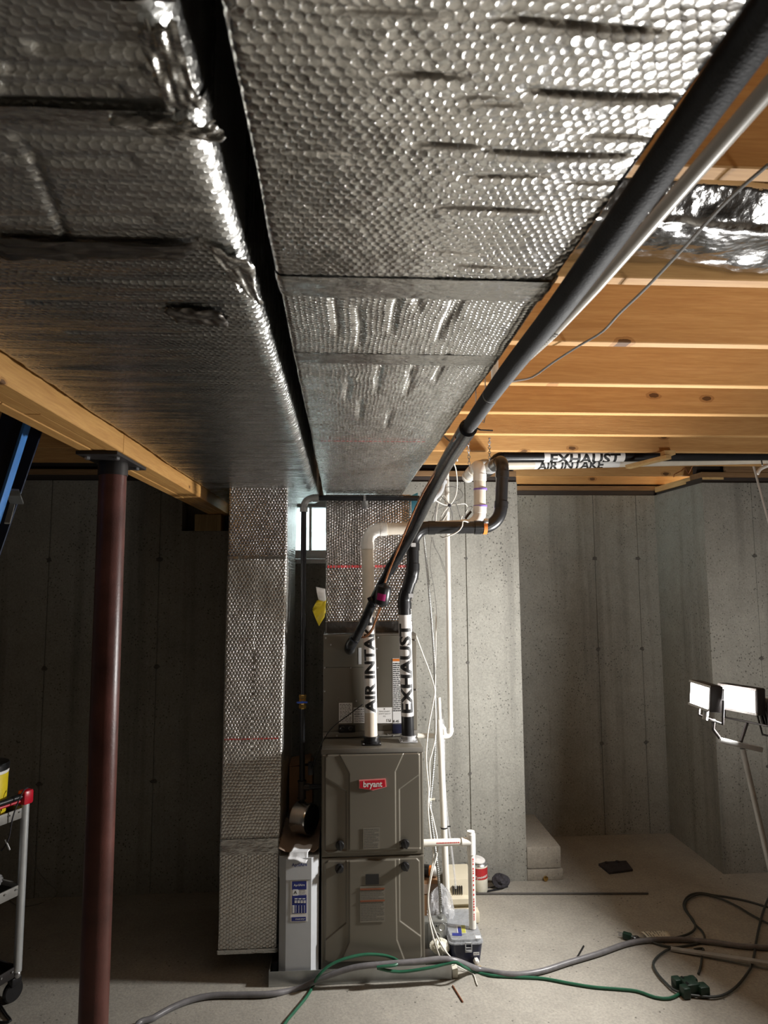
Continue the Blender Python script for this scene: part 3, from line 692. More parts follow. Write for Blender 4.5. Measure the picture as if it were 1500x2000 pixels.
up = embossed(FX0+0.001, FX1-0.001, zm+0.003, 0.957, W([(634, 1478), (640, 1474), (815, 1468), (820, 1473), (822, 1660), (816, 1664), (640, 1668), (634, 1662)]),
    W([(662, 1472), (790, 1466), (772, 1506), (773, 1656), (682, 1660), (682, 1510)]), [W([(780, 1541), (822, 1510), (828, 1656), (781, 1656)]), W([(676, 1544), (630, 1516), (630, 1662), (676, 1660)])], FY+0.004)
door = up.build('door', 'taupe', fur, smooth=50)
lo = embossed(FX0+0.001, FX1-0.001, 0.066, zm-0.002, W([(634, 1686), (641, 1681), (814, 1676), (820, 1682), (824, 1868), (819, 1874), (640, 1880), (634, 1875)]),
    W([(682, 1670), (772, 1666), (775, 1834), (794, 1885), (660, 1890), (682, 1838)]), [W([(780, 1670), (830, 1668), (830, 1834), (781, 1798)]), W([(676, 1672), (630, 1674), (630, 1840), (676, 1802)])], FY+0.004)
door2 = lo.build('door', 'taupe', fur, smooth=50)
def knob(par, px, py, ang):
    p = AY(px, py, FY-0.005); m = M().lathe([(0.016, 0.006), (0.019, 0.0), (0.0195, -0.010), (0.017, -0.014), (0.006, -0.015)], p, (0, 1, 0), 32)
    m.obox(p+Vector((0, -0.016, 0)), (math.cos(ang), 0, math.sin(ang)), (0, 1, 0), (-math.sin(ang), 0, math.cos(ang)), 0.0175, 0.008, 0.005, 0.002); m.build('knob', 'black', par)
knob(door, 664, 1650, 1.75); knob(door, 791, 1647, -1.2); knob(door2, 663, 1695, 0.9); knob(door2, 791, 1691, -1.0)
# red shield badge
sh = W([(701, 1522), (753, 1519), (754.5, 1535), (728, 1542), (701, 1538)])
bp = M().prism(sh, (0, FY-0.009, 0), (1, 0, 0), (0, 0, 1), (0, -1, 0), 0.006).build('badge', 'pink', door, smooth=0)
c_ = (sum(p[0] for p in sh)/5, sum(p[1] for p in sh)/5); ins = [(c_[0]+(a-c_[0])*0.93, c_[1]+(b-c_[1])*0.84) for a, b in sh]
M().prism(ins, (0, FY-0.0151, 0), (1, 0, 0), (0, 0, 1), (0, -1, 0), 0.0012).build('badge_face', 'red', bp, smooth=0)
text('bryant', (c_[0], FY-0.0168, c_[1]+0.003), (1, 0, 0), (0, 0, 1), 0.036, 'white', bp, bold=0.022, sx=0.92)
# data plates and stickers
MT['plate'] = pm('taupe_label', (0.195, 0.18, 0.145), 0.5, 0.1, 0.04)
def label(par, x0, y0, x1, y1, mat, Y, name='label'):
    a = AY(x0, y0, Y); b = AY(x1, y1, Y); plate(par, name, mat, a.x, b.x, b.z, a.z, Y); return a.x, b.x, a.z, b.z
a, b, c, d = label(door, 709, 1617, 742, 1658, 'plate', FY-0.0105); prints(door, FY-0.0117, a+0.004, b-0.004, c-0.003, d+0.004, 12, 'greyink', 4, 0.4)
a, b, c, d = label(door2, 703, 1731, 752, 1800, 'plate', FY-0.0105); prints(door2, FY-0.0117, a+0.003, b-0.003, c-0.008, d+0.006, 20, 'greyink', 6, 0.35)
for py in (1734, 1757): plate(door2, 'warning_stripe', 'rust', a+0.001, b-0.001, AY(727, py+1.6, FY).z, AY(727, py-1.6, FY).z, FY-0.0120)
a, b, c, d = label(door2, 714, 1708, 740, 1727, 'black', FY-0.0105, 'sight_glass')
# pipe collars on the top flange
TOPZ = 0.980
ip = AZ(725, 1452, TOPZ); ep = AZ(797, 1447, TOPZ)

# coil cabinet
CY = 3.335
coil = thing('coil_cabinet', (0.14, 3.6, 0.981), 'taupe coil cabinet with printed stickers, on top of the furnace', 'cabinet')
M().box(FX0, FX1, CY+0.004, 3.87, 0.9805, 1.476, 0.003).build('cabinet', 'taupe2', coil)
sx = AY(733, 1300, CY).x; zlow = AY(690, 1303, CY).z
for (a, b, c, d) in ((FX0+0.002, sx-0.0015, zlow+0.001, 1.470), (FX0+0.002, sx-0.0015, 1.012, zlow-0.001), (sx+0.0015, FX1-0.002, 1.012, 1.470)):
    M().box(a, b, CY-0.001, CY+0.006, c, d, 0.0015).build('front_panel', 'taupe', coil)
M().box(FX0, FX1, CY-0.003, CY+0.004, 0.984, 1.010, 0.0015).build('lower_flange', 'taupe2', coil)
for (px, py) in ((634, 1304), (685, 1304), (737, 1304), (634, 1350), (696, 1369), (735, 1267), (738, 1245), (812, 1347), (635, 1436), (658, 1437), (646, 1259), (810, 1250), (757, 1434), (768, 1437), (636, 1246)):
    p = AY(px, py, CY-0.001); M().lathe([(0.005, 0.001), (0.005, -0.001), (0.0035, -0.004), (0.001, -0.005)], p, (0, 1, 0), 10).build('screw', 'tin', coil)
M().lathe([(0.0112, 0.001), (0.0112, -0.0012), (0.0095, -0.0012), (0.0095, 0.001)], AY(662, 1366, CY-0.001), (0, 1, 0), 24).build('knockout', 'taupe2', coil)
a, b, c, d = label(coil, 662, 1373, 688, 1412, 'white', CY-0.0012); prints(coil, CY-0.0025, a+0.003, b-0.004, c-0.003, d+0.003, 13, 'greyink', 11, 0.45)
a, b, c, d = label(coil, 690.5, 1382, 713, 1412, 'white', CY-0.0012)
for i, s in enumerate(('MINIMUM IN', 'HEIGHT, 6 IN', 'MINIMUM R', 'OPERATING', '0.5 x TOTAL', '1.0 x TOTAL')):
    text(s, (a+0.003, CY-0.0026, c-0.009-i*0.0112), (1, 0, 0), (0, 0, 1), 0.0095, 'ink', coil, 'LEFT', 0.01, 0.95)
a, b, c, d = label(coil, 736, 1382, 766, 1412, 'white', CY-0.0012)
for i, s in enumerate(('REFRIGERANT', 'SAFETY GROUP', 'A2L')):
    text(s, ((a+b)/2, CY-0.0026, c-0.019-i*0.0115), (1, 0, 0), (0, 0, 1), 0.0088, 'greyink', coil, 'CENTER', 0.0, 0.95)
plate(coil, 'symbol_box', 'greyink', (a+b)/2-0.002, (a+b)/2+0.002, c-0.010, c-0.004, CY-0.0022)
x_ = b-0.026
for (u0, u1, w0, w1) in ((x_, x_+0.020, d+0.006, d+0.0068), (x_, x_+0.020, d+0.018, d+0.0188), (x_, x_+0.0008, d+0.006, d+0.0188), (x_+0.0192, x_+0.020, d+0.006, d+0.0188), (x_+0.0098, x_+0.0106, d+0.006, d+0.0188), (x_+0.0145, x_+0.0165, d+0.0065, d+0.013)):
    plate(coil, 'symbol', 'greyink', u0, u1, w0, w1, CY-0.0022)
a, b, c, d = label(coil, 766.5, 1286, 787, 1412, 'white', CY-0.0012)
plate(coil, 'warning_stripe', 'orange', a+0.001, b-0.001, AY(775, 1291.5, CY).z, AY(775, 1286.5, CY).z, CY-0.002)
prints(coil, CY-0.0025, a+0.002, b-0.004, AY(775, 1294, CY).z, AY(775, 1390, CY).z, 25, 'ink', 15, 0.5, wmin=0.006, wmax=0.02)
text('R-45', (a+0.001, CY-0.0026, d+0.008), (1, 0, 0), (0, 0, 1), 0.0175, 'ink', coil, 'LEFT', 0.006, 0.9)
a_ = AY(661, 1415, CY); b_ = AY(694, 1430, CY)
pl = M().box(a_.x, b_.x, CY-0.012, CY-0.001, b_.z, a_.z, 0.005).build('port_plate', 'black', coil)
for px in (669, 685): M().lathe([(0.0115, 0.002), (0.0115, -0.006), (0.008, -0.009), (0.004, -0.008)], AY(px, 1423, CY-0.012), (0, 1, 0), 20).build('port_cap', 'black', pl)
a_ = AY(766, 1413, CY); b_ = AY(790, 1431, CY); M().box(a_.x, b_.x, CY-0.018, CY-0.001, b_.z, a_.z, 0.004).build('drain_block', 'navy', coil)
a_ = AY(700, 1265, CY); b_ = AY(706, 1297, CY); plate(coil, 'grey_sticker', 'paper', a_.x, b_.x, b_.z, a_.z, CY-0.0015)

# pale grey filter cabinet
HX0, HX1, HY = -0.277, -0.099, 3.100
fc = thing('filter_cabinet', ((HX0+HX1)/2, 3.4, 0.0105), 'pale grey air filter cabinet with blue printed sticker, left of the furnace', 'cabinet')
def oct_(x0, x1, y0, y1, ch): return [(x0, y1), (x0, y0+ch), (x0+ch, y0), (x1-ch, y0), (x1, y0+ch), (x1, y1)]
M().prism(oct_(HX0+0.002, HX1-0.002, HY, 3.75, 0.032), (0, 0, 0.0115), (1, 0, 0), (0, 1, 0), (0, 0, 1), 0.42).build('body', 'grey_plastic', fc, smooth=0)
M().prism(oct_(HX0, HX1, HY-0.004, 3.75, 0.033), (0, 0, 0.4325), (1, 0, 0), (0, 1, 0), (0, 0, 1), 0.091).build('cap', 'grey_cap', fc, smooth=0)
M().box(HX0+0.006, HX1-0.004, HY+0.012, 3.75, 0.524, 0.529).build('top_panel', 'galv', fc, smooth=0)
text('AprilAire', (AY(585, 1689, HY-0.005).x, HY-0.0052, AY(585, 1689, HY-0.005).z), (1, 0, 0), (0, 0, 1), 0.0185, 'navyprint', fc, bold=0.02, sx=0.95)
ax = lambda x, y: AY(x, y, HY-0.001)
def fl(x0, y0, x1, y1, mat, name, dy=0.0008):
    a = ax(x0, y0); b = ax(x1, y1); return plate(st_, name, mat, a.x, b.x, b.z, a.z, HY-dy)
st_ = plate(fc, 'sticker', 'white', ax(567.5, 1720).x, ax(601, 1720).x, ax(584, 1800).z, ax(584, 1719.5).z, HY-0.0003)
fl(570.5, 1721.5, 598.5, 1737, 'navyprint', 'header_band', 0.0012)
text('AprilAire', (ax(584.5, 1728.5).x, HY-0.0023, ax(584, 1728.5).z), (1, 0, 0), (0, 0, 1), 0.0135, 'white', st_, bold=0.012, sx=0.95)
fl(572, 1737, 582, 1749, 'paper', 'rating_box', 0.0013); text('A', (ax(577, 1743).x, HY-0.0024, ax(577, 1743).z), (1, 0, 0), (0, 0, 1), 0.019, 'ink', st_, bold=0.02)
fl(570.5, 1749, 598.5, 1783, 'navyprint', 'table_panel', 0.0012)
for r, py in enumerate((1755.2, 1759.5, 1762.3)):
    for k in range(4 if r else 3): fl(575.5+k*5.8*(1 if r else 1.3), py-0.8, 575.5+k*5.8*(1 if r else 1.3)+(4.4 if r else 5.6), py+0.9, 'white', 'table_cell', 0.0021)
for r in range(6):
    py = 1769+r*2.5; fl(571.2, py-0.9, 575.2, py+0.9, 'white', 'table_cell', 0.0021)
    for k in range(4): fl(577.5+k*5.5, py-0.55, 578.8+k*5.5, py+0.55, 'white', 'table_dot', 0.0021)
fl(569.5, 1791.5, 597.5, 1798, 'navyprint', 'footer_band', 0.0012)
prints(st_, HY-0.0022, ax(577, 1795).x, ax(596, 1795).x, ax(584, 1793.5).z, ax(584, 1796.3).z, 2, 'white', 3, 0.5)
prints(st_, HY-0.0022, ax(583.5, 1742).x, ax(598, 1742).x, ax(584, 1739).z, ax(584, 1748).z, 4, 'greyink', 5, 0.3)
tag(M().box(-0.325, -0.279, 3.20, 3.5, 0.0632, 0.118, 0.004).box(-0.309, -0.281, 3.15, 3.45, 0.0112, 0.064, 0.003).build('duct_boot', 'black'), 'small black boot between the foil drop duct and the grey filter cabinet', 'boot')

# things resting on the filter cabinet
MT['brownpaper'] = pm('brown_kraft_paper', (0.26, 0.19, 0.14), 0.75, 0, 0.15, 20, 0.002, 40)
bk = np.zeros((25, 17, 3))
for i in range(25):
    for j in range(17):
        s, t = i/24, j/16; bk[i, j] = (-0.280+0.178*s, 3.13+0.40*t, 0.5325+0.006*abs(math.sin(s*7+t*3))+0.022*max(0, 0.18-s)/0.18+0.016*max(0, s-0.88)/0.12)
o = M().grid(bk).build('kraft_paper_sheet', 'brownpaper'); md = o.modifiers.new('t', 'SOLIDIFY'); md.thickness = 0.001; md.offset = 1
tag(o, 'crumpled brown paper sheet lying on top of the pale grey cabinet', 'paper')
pts = [AY(576, 1649, 3.16), AY(610, 1650, 3.16), AY(598, 1686, 3.085), AY(560, 1676, 3.085)]
P = np.zeros((13, 13, 3))
for i in range(13):
    for j in range(13):
        s, t = i/12, j/12; q = (pts[0]*(1-s)+pts[1]*s)*(1-t)+(pts[3]*(1-s)+pts[2]*s)*t; P[i, j] = (q.x, q.y-0.01*math.sin(3*t), q.z+0.003*math.sin(9*s+4*t))
P[:, :, 2] = np.maximum(P[:, :, 2], np.where(P[:, :, 1] > 3.10, 0.5475, 0))
o = M().grid(P).build('white_paper_sheet', 'paper'); md = o.modifiers.new('t', 'SOLIDIFY'); md.thickness = 0.0008
tag(o, 'white paper draped over the front edge of the grey cabinet above its logo', 'paper')
tr = thing('foil_tape_roll', AY(598, 1648, 3.42), 'roll of foil tape with black end lying on the grey filter cabinet', 'tape roll')
c0 = AY(582, 1620, 3.34); rr = 0.072; zc = 0.546+rr
q0 = Vector((c0.x-0.005, 3.34, zc)); q1 = Vector((c0.x+0.068, 3.30, zc)); axr = (q1-q0).normalized()
M().lathe([(0.030, 0.0), (rr-0.004, 0.0), (rr, 0.004), (rr, 0.076), (rr-0.003, 0.08), (0.030, 0.08)], q0, axr, 40).build('tape_wind', 'foilS', tr)
M().lathe([(0.052, 0.0801), (rr-0.004, 0.0801), (rr-0.006, 0.084), (0.05, 0.084)], q0, axr, 40).build('end_disc', 'black', tr)
M().lathe([(0.049, 0.078), (0.049, 0.086), (0.046, 0.086), (0.03, 0.07)], q0, axr, 40).build('core', 'black', tr)
bx = thing('cardboard_box', (-0.19, 3.62, 0.55), 'brown cardboard box standing behind the foil tape roll', 'box')
M().box(-0.268, -0.150, 3.56, 3.74, 0.535, 0.79, 0.002, 1).build('carton', 'card', bx, smooth=0)
M().obox((-0.215, 3.65, 0.800), (1, 0, 0.15), (0, 1, 0), (-0.15, 0, 1), 0.055, 0.09, 0.0015).build('flap', 'card', bx, smooth=0)

# ================================================================== VENT PIPES
R2 = 0.0302
def flange(par, p, r, mat, h, hw=0.046):
    b = M().box(p.x-hw, p.x+hw, p.y-hw*0.9, p.y+hw*0.9, TOPZ, TOPZ+0.005, 0.002)
    b.lathe([(r+0.006, 0.004), (r+0.007, h*0.35), (r+0.004, h*0.4), (r+0.004, h*0.7), (r+0.008, h*0.75), (r+0.008, h), (r+0.0005, h)], (p.x, p.y, TOPZ), n=28)
    o = b.build('collar', mat, par)
    for dx in (-1, 1): M().lathe([(0.005, 0), (0.005, 0.003), (0.002, 0.004)], (p.x+dx*(hw-0.008), p.y-hw*0.7, TOPZ+0.0051), n=8).build('screw', 'tin', o)
    return o
intk = thing('intake_pipe', (ip.x, ip.y, TOPZ), 'white plastic AIR INTAKE pipe rising from the furnace top', 'pipe')
flange(intk, ip, R2, 'black', 0.036)
itop = AY(717, 1035, 3.30); icr = AY(937, 1026, 3.30); itp = AY(937, 908, 3.30)
def runs(par, pts, r, Rs, mat, fit, collar=0.03, grow=1.12):
    pts = [Vector(p) for p in pts]; start = pts[0]
    for i in range(1, len(pts)-1):
        R = Rs[i-1]; A = arc(pts[i-1], pts[i], pts[i+1], R, 12); u = (pts[i-1]-pts[i]).normalized(); v = (pts[i+1]-pts[i]).normalized()
        if (A[0]-start).length > 0.006: M().cyl(start, A[0]+u*0.002, r, 26).build('pipe_section', mat, par)
        e = M().tube(A, r*1.05, 26); e.cyl(A[0]-u*0.003, A[0]+u*collar, r*grow, 26); e.cyl(A[-1]-v*0.003, A[-1]+v*collar, r*grow, 26)
        e.build('elbow', fit, par); start = A[-1]+v*0.001
    M().cyl(start, pts[-1], r, 26).build('pipe_section', mat, par)
_a, _b = AY(1010, 907, 3.73), AY(1490, 896, 3.73); RI = lambda x: _a.z+(_b.z-_a.z)*(x-_a.x)/(_b.x-_a.x)
_c, _d = AY(1000, 893, 3.61), AY(1490, 889, 3.61); RE = lambda x: _c.z+(_d.z-_c.z)*(x-_c.x)/(_d.x-_c.x)
runs(intk, [(ip.x, ip.y, TOPZ+0.006), itop, icr, itp, (itp.x, 3.64, itp.z-0.012), (itp.x+0.085, 3.73, RI(itp.x+0.085)), (3.6, 3.73, RI(3.6))], R2, [0.07, 0.07, 0.05, 0.045, 0.045], 'pvcb', 'pvcfit')
for py in (956, 989):
    p = AY(938, py, 3.30); M().cyl(p-Vector((0, 0, 0.004)), p+Vector((0, 0, 0.005)), R2*1.15, 26).build('primer_ring', 'purple', intk)
ax_ = (itop-Vector((ip.x, ip.y, TOPZ))).normalized()
def on_axis(p0, ax, z): return Vector(p0)+Vector(ax)*((z-p0[2])/ax[2])
ipz = Vector((ip.x, ip.y, TOPZ)); za = AY(723, 1392, 3.2).z; zb_ = AY(719, 1205, 3.24).z
b0 = on_axis(ipz, ax_, za-0.004)
band(b0, ax_, (0.05, -1, 0), R2+0.0006, (zb_-za)+0.02, 1.5, 'white', intk)
wrap_text('AIR INTAKE', on_axis(ipz, ax_, za), ax_, (0.05, -1, 0), R2+0.0012, 0.076, 'ink', intk, 0.036, 1.10)
o_ = Vector((0, -0.75, -0.66)); q_ = AY(1052, 905, 3.70).x
band((q_-0.02, 3.73, RI(q_-0.02)), (1, 0, RI(1)-RI(0)), o_, R2+0.0006, 0.50, 1.5, 'white', intk)
wrap_text('AIR INTAKE', (q_, 3.73, RI(q_)), (1, 0, RI(1)-RI(0)), o_, R2+0.0012, 0.075, 'ink', intk, 0.036, 0.97)

exh = thing('exhaust_pipe', (ep.x, ep.y, TOPZ), 'black plastic EXHAUST pipe rising from the furnace top', 'pipe')
flange(exh, ep, R2, 'greypvc', 0.028, 0.043)
e1 = AY(789.5, 1170, 3.23); e2 = AY(806, 1118, 3.20); e3 = AY(806, 1031, 3.20); e4 = AY(977, 1030, 3.20); e5 = AY(982, 899, 3.20)
runs(exh, [(ep.x, ep.y, TOPZ+0.006), e1, e2, e3, e4, e5, (e5.x-0.004, 3.585, e5.z+0.004), (e5.x+0.085, 3.61, RE(e5.x+0.085)), (3.6, 3.61, RE(3.6))], R2, [0.07, 0.07, 0.08, 0.105, 0.058, 0.04, 0.04], 'abs', 'abs')
M().cyl((e5.x-0.002, 3.375, e5.z+0.004), (e5.x-0.003, 3.47, e5.z+0.009), R2*1.18, 26).build('coupling', 'greypvc', exh)
M().cyl((itp.x, 3.43, itp.z-0.004), (itp.x, 3.53, itp.z-0.008), R2*1.18, 26).build('coupling', 'pvcfit', intk)
cl = M().cyl(AY(943, 1030, 3.20), AY(950, 1030, 3.20), R2*1.13, 26).build('clamp_band', 'orange', exh)
pc = AY(946.5, 1025, 3.20); M().obox(pc+Vector((0, -0.034, 0.016)), (1, 0, 0), (0, 1, 0), (0, 0, 1), 0.012, 0.004, 0.012, 0.002).build('clamp_screw', 'tin', cl)
eax = (e1-Vector((ep.x, ep.y, TOPZ))).normalized(); epz = Vector((ep.x, ep.y, TOPZ)); za = AY(796, 1392, 3.24).z; zb_ = AY(789, 1200, 3.24).z
band(on_axis(epz, eax, za-0.014), eax, (0.0, -1, 0), R2+0.0006, zb_-za+0.014, 1.5, 'white', exh)
wrap_text('EXHAUST', on_axis(epz, eax, za), eax, (0.0, -1, 0), R2+0.0012, 0.086, 'ink', exh, 0.036, 1.12)
q_ = AY(1072, 893, 3.6).x
band((q_-0.03, 3.61, RE(q_-0.03)), (1, 0, RE(1)-RE(0)), o_, R2+0.0006, 0.46, 1.55, 'white', exh)
wrap_text('EXHAUST', (q_, 3.61, RE(q_)), (1, 0, RE(1)-RE(0)), o_, R2+0.0012, 0.082, 'ink', exh, 0.036, 1.12)
for (px, py) in ((801, 1163), (806, 1065)):
    p = AY(px, py, 3.2); plate(exh, 'bar_code_sticker', 'paper', p.x-0.011, p.x+0.011, p.z-0.009, p.z+0.009, p.y-R2-0.005)

# chains holding up the two vent pipes
def chain(name, p_top, p_bot, label):
    t = thing(name, p_bot, label, 'hanger'); a = Vector(p_bot); b = Vector(p_top); n = max(2, int((b-a).length/0.022)); d = (b-a)/n
    for k in range(n):
        c = a+d*(k+0.5); h = d.length*0.62; xx = Vector((1, 0, 0)) if k % 2 else Vector((0, 1, 0))
        pts = [c+d.normalized()*(h*math.sin(q))+xx*(0.006*math.cos(q)) for q in np.linspace(0, 2*math.pi, 13)]
        M().tube(pts, 0.0016, 6, False).build('link', 'tin', t)
    M().lathe([(0.006, 0), (0.006, 0.004)], b, n=10).build('eye', 'tin', t)
chain('chain_hanger', AZ(914, 857, ZJ-0.004), AY(917, 914, 3.30), 'small chain hanger above the white intake elbow, under the joist')
chain('chain_hanger', AZ(956, 857, ZJ-0.004), AY(956, 900, 3.32), 'small chain hanger above the black exhaust elbow, under the joist')
br = thing('joist_brace', AY(1232, 913, 3.62), 'short pine strip nailed slantwise under the joists beside the black vent pipe', 'board')
M().bar(AY(1226, 908, 3.60)+Vector((0, 0, -0.012)), AY(1306, 888, 3.38)+Vector((0, 0, -0.012)), 0.045, 0.02, bev=0.001).build('strip', 'brace', br, smooth=0)
M().box(AY(1300, 885, 3.42).x-0.02, AY(1300, 885, 3.42).x+0.04, 3.39, 3.44, ZJ-0.024, ZJ-0.001, 0.001).build('nailer', 'brace', br, smooth=0)

# ================================================================== REFRIGERANT LINES
LXX, LZZ = 0.347, 2.161
ls = thing('suction_line', (LXX, 1.0, LZZ), 'thick black insulated refrigerant line running under the right edge of the foil duct', 'pipe')
ya = AZ(950, 776, LZZ).y; yb_ = AZ(916, 826, LZZ).y
LSX = lambda y: float(np.interp(y, [1.3, 1.79], [0.343, 0.347]))
LSZ = lambda y: float(np.interp(y, [0.3, 0.55, 0.75, 1.0, 1.28, 1.5, 1.8], [2.204, 2.192, 2.180, 2.170, 2.171, 2.168, LZZ]))
M().tube([(LSX(y), y, (LSZ(y-0.08)+LSZ(y)+LSZ(y+0.08))/3) for y in np.linspace(-1.2, ya, 40)], 0.0198, 28).build('foam_sleeve', 'rubber', ls)
M().cyl((LSX(ya), ya-0.002, LSZ(ya)), (LSX(ya+0.012), ya+0.012, LSZ(ya+.012)), 0.0190, 28).build('joint_ring', 'greypvc', ls)
M().cyl((LSX(ya+.01), ya+0.010, LSZ(ya+.01)), (LXX, yb_, LZZ), 0.0198, 28).build('foam_sleeve', 'rubber', ls)
M().cyl((LXX, yb_-0.01, LZZ), (LXX, yb_+0.055, LZZ-0.004), 0.017, 20).build('bare_line', 'blacksteel', ls)
MT['tapeblk'] = pm('black_line_wrap', (0.013, 0.014, 0.016), 0.24, 0, 0.4, 30, 0.0012, 60)
pts = [Vector((LXX, yb_+0.045, LZZ-0.003)), AY(874, 900, 2.22), AY(840, 964, 2.60), AY(803, 1040, 2.90), AY(757, 1120, 3.04), AY(735, 1162, 3.09), AY(712, 1212, 3.13), AY(692, 1252, 3.17)]
sp = smooth_path(pts, 0.02); k0 = int(len(sp)*0.80)
M().tube(sp[:k0], 0.0255, 22).build('wrapped_sleeve', 'tapeblk', ls)
M().tube(sp[k0-1:], 0.0215, 22).build('wrapped_sleeve', 'tapeblk', ls)
M().tube(smooth_path([sp[-1]-Vector((0, 0.01, -0.01)), AY(684, 1262, 3.19), AY(683, 1268, 3.25), AY(684, 1266, 3.336)], 0.012), 0.026, 22).build('end_elbow', 'tapeblk', ls)
M().tube([Vector((LXX-0.018, yb_+0.03, LZZ+0.01)), Vector((LXX+0.03, yb_+0.03, LZZ-0.012)), AY(962, 841, yb_+0.05)], 0.0022, 6).build('cable_tie', 'black', ls)
zt_ = AY(726, 1176, 3.08); M().obox(zt_, (1, 0, 0.5), (0, 1, 0), (-0.5, 0, 1), 0.012, 0.02, 0.026, 0.004).build('tape_flap', 'tapeblk', ls)

ll = thing('liquid_line', AY(715, 1243, 3.2), 'thin copper line with black filter drier can, clipped along the black refrigerant line', 'pipe')
cp = [AY(899, 846, 1.86)+Vector((-0.012, 0, -0.012)), AY(872, 890, 2.15), AY(843, 934, 2.42), AY(815, 985, 2.68), AY(782, 1062, 2.92), AY(762, 1110, 3.0), AY(751, 1140, 3.03)]
M().tube(smooth_path(cp, 0.02), 0.0048, 10).build('copper_tube', 'copper', ll)
M().tube(smooth_path([AY(745, 1182, 3.05), AY(736, 1205, 3.10), AY(727, 1228, 3.14), AY(717, 1242, 3.165), AY(704, 1245, 3.19), AY(699, 1244, 3.25), AY(697, 1243, 3.333)], 0.012), 0.0048, 10).build('copper_tube', 'copper', ll)
dt = AY(752, 1138, 3.03); db = AY(744, 1186, 3.05); dd = (dt-db).normalized(); L_ = (dt-db).length
dr = M().lathe([(0.006, 0), (0.012, 0.006), (0.031, 0.016), (0.034, 0.022), (0.034, L_-0.026), (0.031, L_-0.018), (0.012, L_-0.008), (0.006, L_)], db, dd, 32).build('filter_drier', 'black', ll)
mid = AY(741, 1163, 3.04); band(db+dd*(L_*0.32), dd, (-0.25, -1, 0.1), 0.0344, L_*0.27, 0.62, 'magenta', dr, 'drier_label')
M().tube(smooth_path([AY(868, 852, 2.0), AY(888, 872, 2.15), AY(893, 900, 2.4)], 0.02), 0.003, 8).build('tube_tail', 'whitewire', ll)

# white condensate pipe along the refrigerant line, ending under the joists
wp = thing('overhead_white_pipe', (0.405, 0.6, 2.2), 'long white plastic pipe overhead, right beside the thick black insulated line', 'pipe')
M().tube([(float(np.interp(y, [1.0, 1.5], [0.401, 0.399])), y, float(np.interp(y, [1.0, 1.2, 1.45], [2.203, 2.208, 2.226]))) for y in np.linspace(-1.2, 1.64, 14)]+[(0.399, 1.66, 2.235), (0.399, 1.672, 2.255), (0.399, 1.674, 2.60)], 0.0098, 22).build('pipe_section', 'pvc', wp)
pz = AZ(1047, 680, 2.19); m = M()
for k in range(14): m.obox((0.399, 1.18+k*0.012, 2.1976+0.00086*k), (1, 0, 0), (0, 1, 0), (0, 0, 1), 0.004, 0.0022+0.0015*(k % 3), 0.0004)
m.build('print_lines', 'greyink', wp, smooth=0, kind='stuff')
st = thing('pipe_strap', AZ(1075, 672, 2.4), 'small galvanized strap holding the overhead white pipe under a joist', 'strap')
q = AZ(1075, 670, ZJ); M().tube(smooth_path([(0.382, q.y, ZJ-0.004), (0.382, q.y, 2.21), (0.395, q.y, 2.191), (0.408, q.y, 2.21), (0.408, q.y, ZJ-0.004)], 0.02), 0.0018, 6).build('strap_band', 'tin', st)
tag(cord([AZ(1500, 322, 2.40), AZ(1420, 392, 2.395), AZ(1330, 490, 2.39), AZ(1262, 562, 2.385), AZ(1210, 612, 2.388), AZ(1176, 648, 2.392), AZ(1130, 676, 2.395), AZ(1080, 708, 2.39), AZ(1040, 736, 2.36), AZ(1005, 744, 2.30), AZ(985, 748, 2.25)], 0.0032).build('grey_cable', 'greywire'), 'thin grey cable hanging loosely under the joists, upper right', 'cable')

# ================================================================== GAS LINE
GY = 3.345; gx_ = AY(592, 1200, GY).x; gz = AY(700, 973, GY).z
gas = thing('gas_line', (gx_, GY, 0.56), 'black iron gas pipe with brass valve between the foil drop duct and the furnace', 'pipe')
GR = 0.0135
zv = AY(592, 1370, GY).z; zt1 = AY(597, 1542, GY).z
cor = Vector((gx_, GY, gz)); A = arc((gx_, GY, 1.5), cor, (1, GY, gz), 0.045)
M().cyl((gx_, GY, zv+0.03), A[0], GR, 22).build('riser', 'iron', gas)
e = M().tube(A, GR*1.25, 22); e.cyl(A[0], A[0]-Vector((0, 0, 0.025)), GR*1.45, 22); e.cyl(A[-1], A[-1]+Vector((0.03, 0, 0)), GR*1.45, 22); e.build('elbow', 'greyfit', gas)
M().cyl(A[-1], (0.395, GY, gz), GR, 22).build('crossover', 'iron', gas)
for (dz, h) in ((0.012, 0.0), ): pass
v_ = M().lathe([(0.0165, -0.034), (0.019, -0.030), (0.019, -0.018), (0.016, -0.014), (0.018, -0.006), (0.018, 0.006), (0.016, 0.014), (0.019, 0.018), (0.019, 0.030), (0.0165, 0.034)], (gx_, GY, zv), n=8).build('valve', 'brass', gas, smooth=0)
M().obox((gx_, GY-0.026, zv), (1, 0, 0), (0, 1, 0), (0, 0, 1), 0.026, 0.003, 0.004, 0.001).lathe([(0.006, 0), (0.006, -0.012)], (gx_, GY-0.016, zv), (0, 1, 0), 8).build('valve_handle', 'blue', v_)
M().cyl((gx_, GY, zv-0.03), (gx_, GY, zt1+0.04), GR, 22).build('lower_pipe', 'iron', gas)
tee = M().cyl((gx_, GY, zt1-0.042), (gx_, GY, zt1+0.042), GR*1.38, 22); tee.cyl((gx_, GY, zt1+0.012), (gx_+0.035, GY, zt1+0.012), GR*1.3, 22)
for z in (-0.042, 0.036): tee.cyl((gx_, GY, zt1+z), (gx_, GY, zt1+z+0.006), GR*1.55, 22)
tee.build('tee', 'malleable', gas)
M().cyl((gx_+0.03, GY, zt1+0.012), (FX0-0.001, GY, zt1+0.012), GR*0.9, 18).build('branch', 'iron', gas)
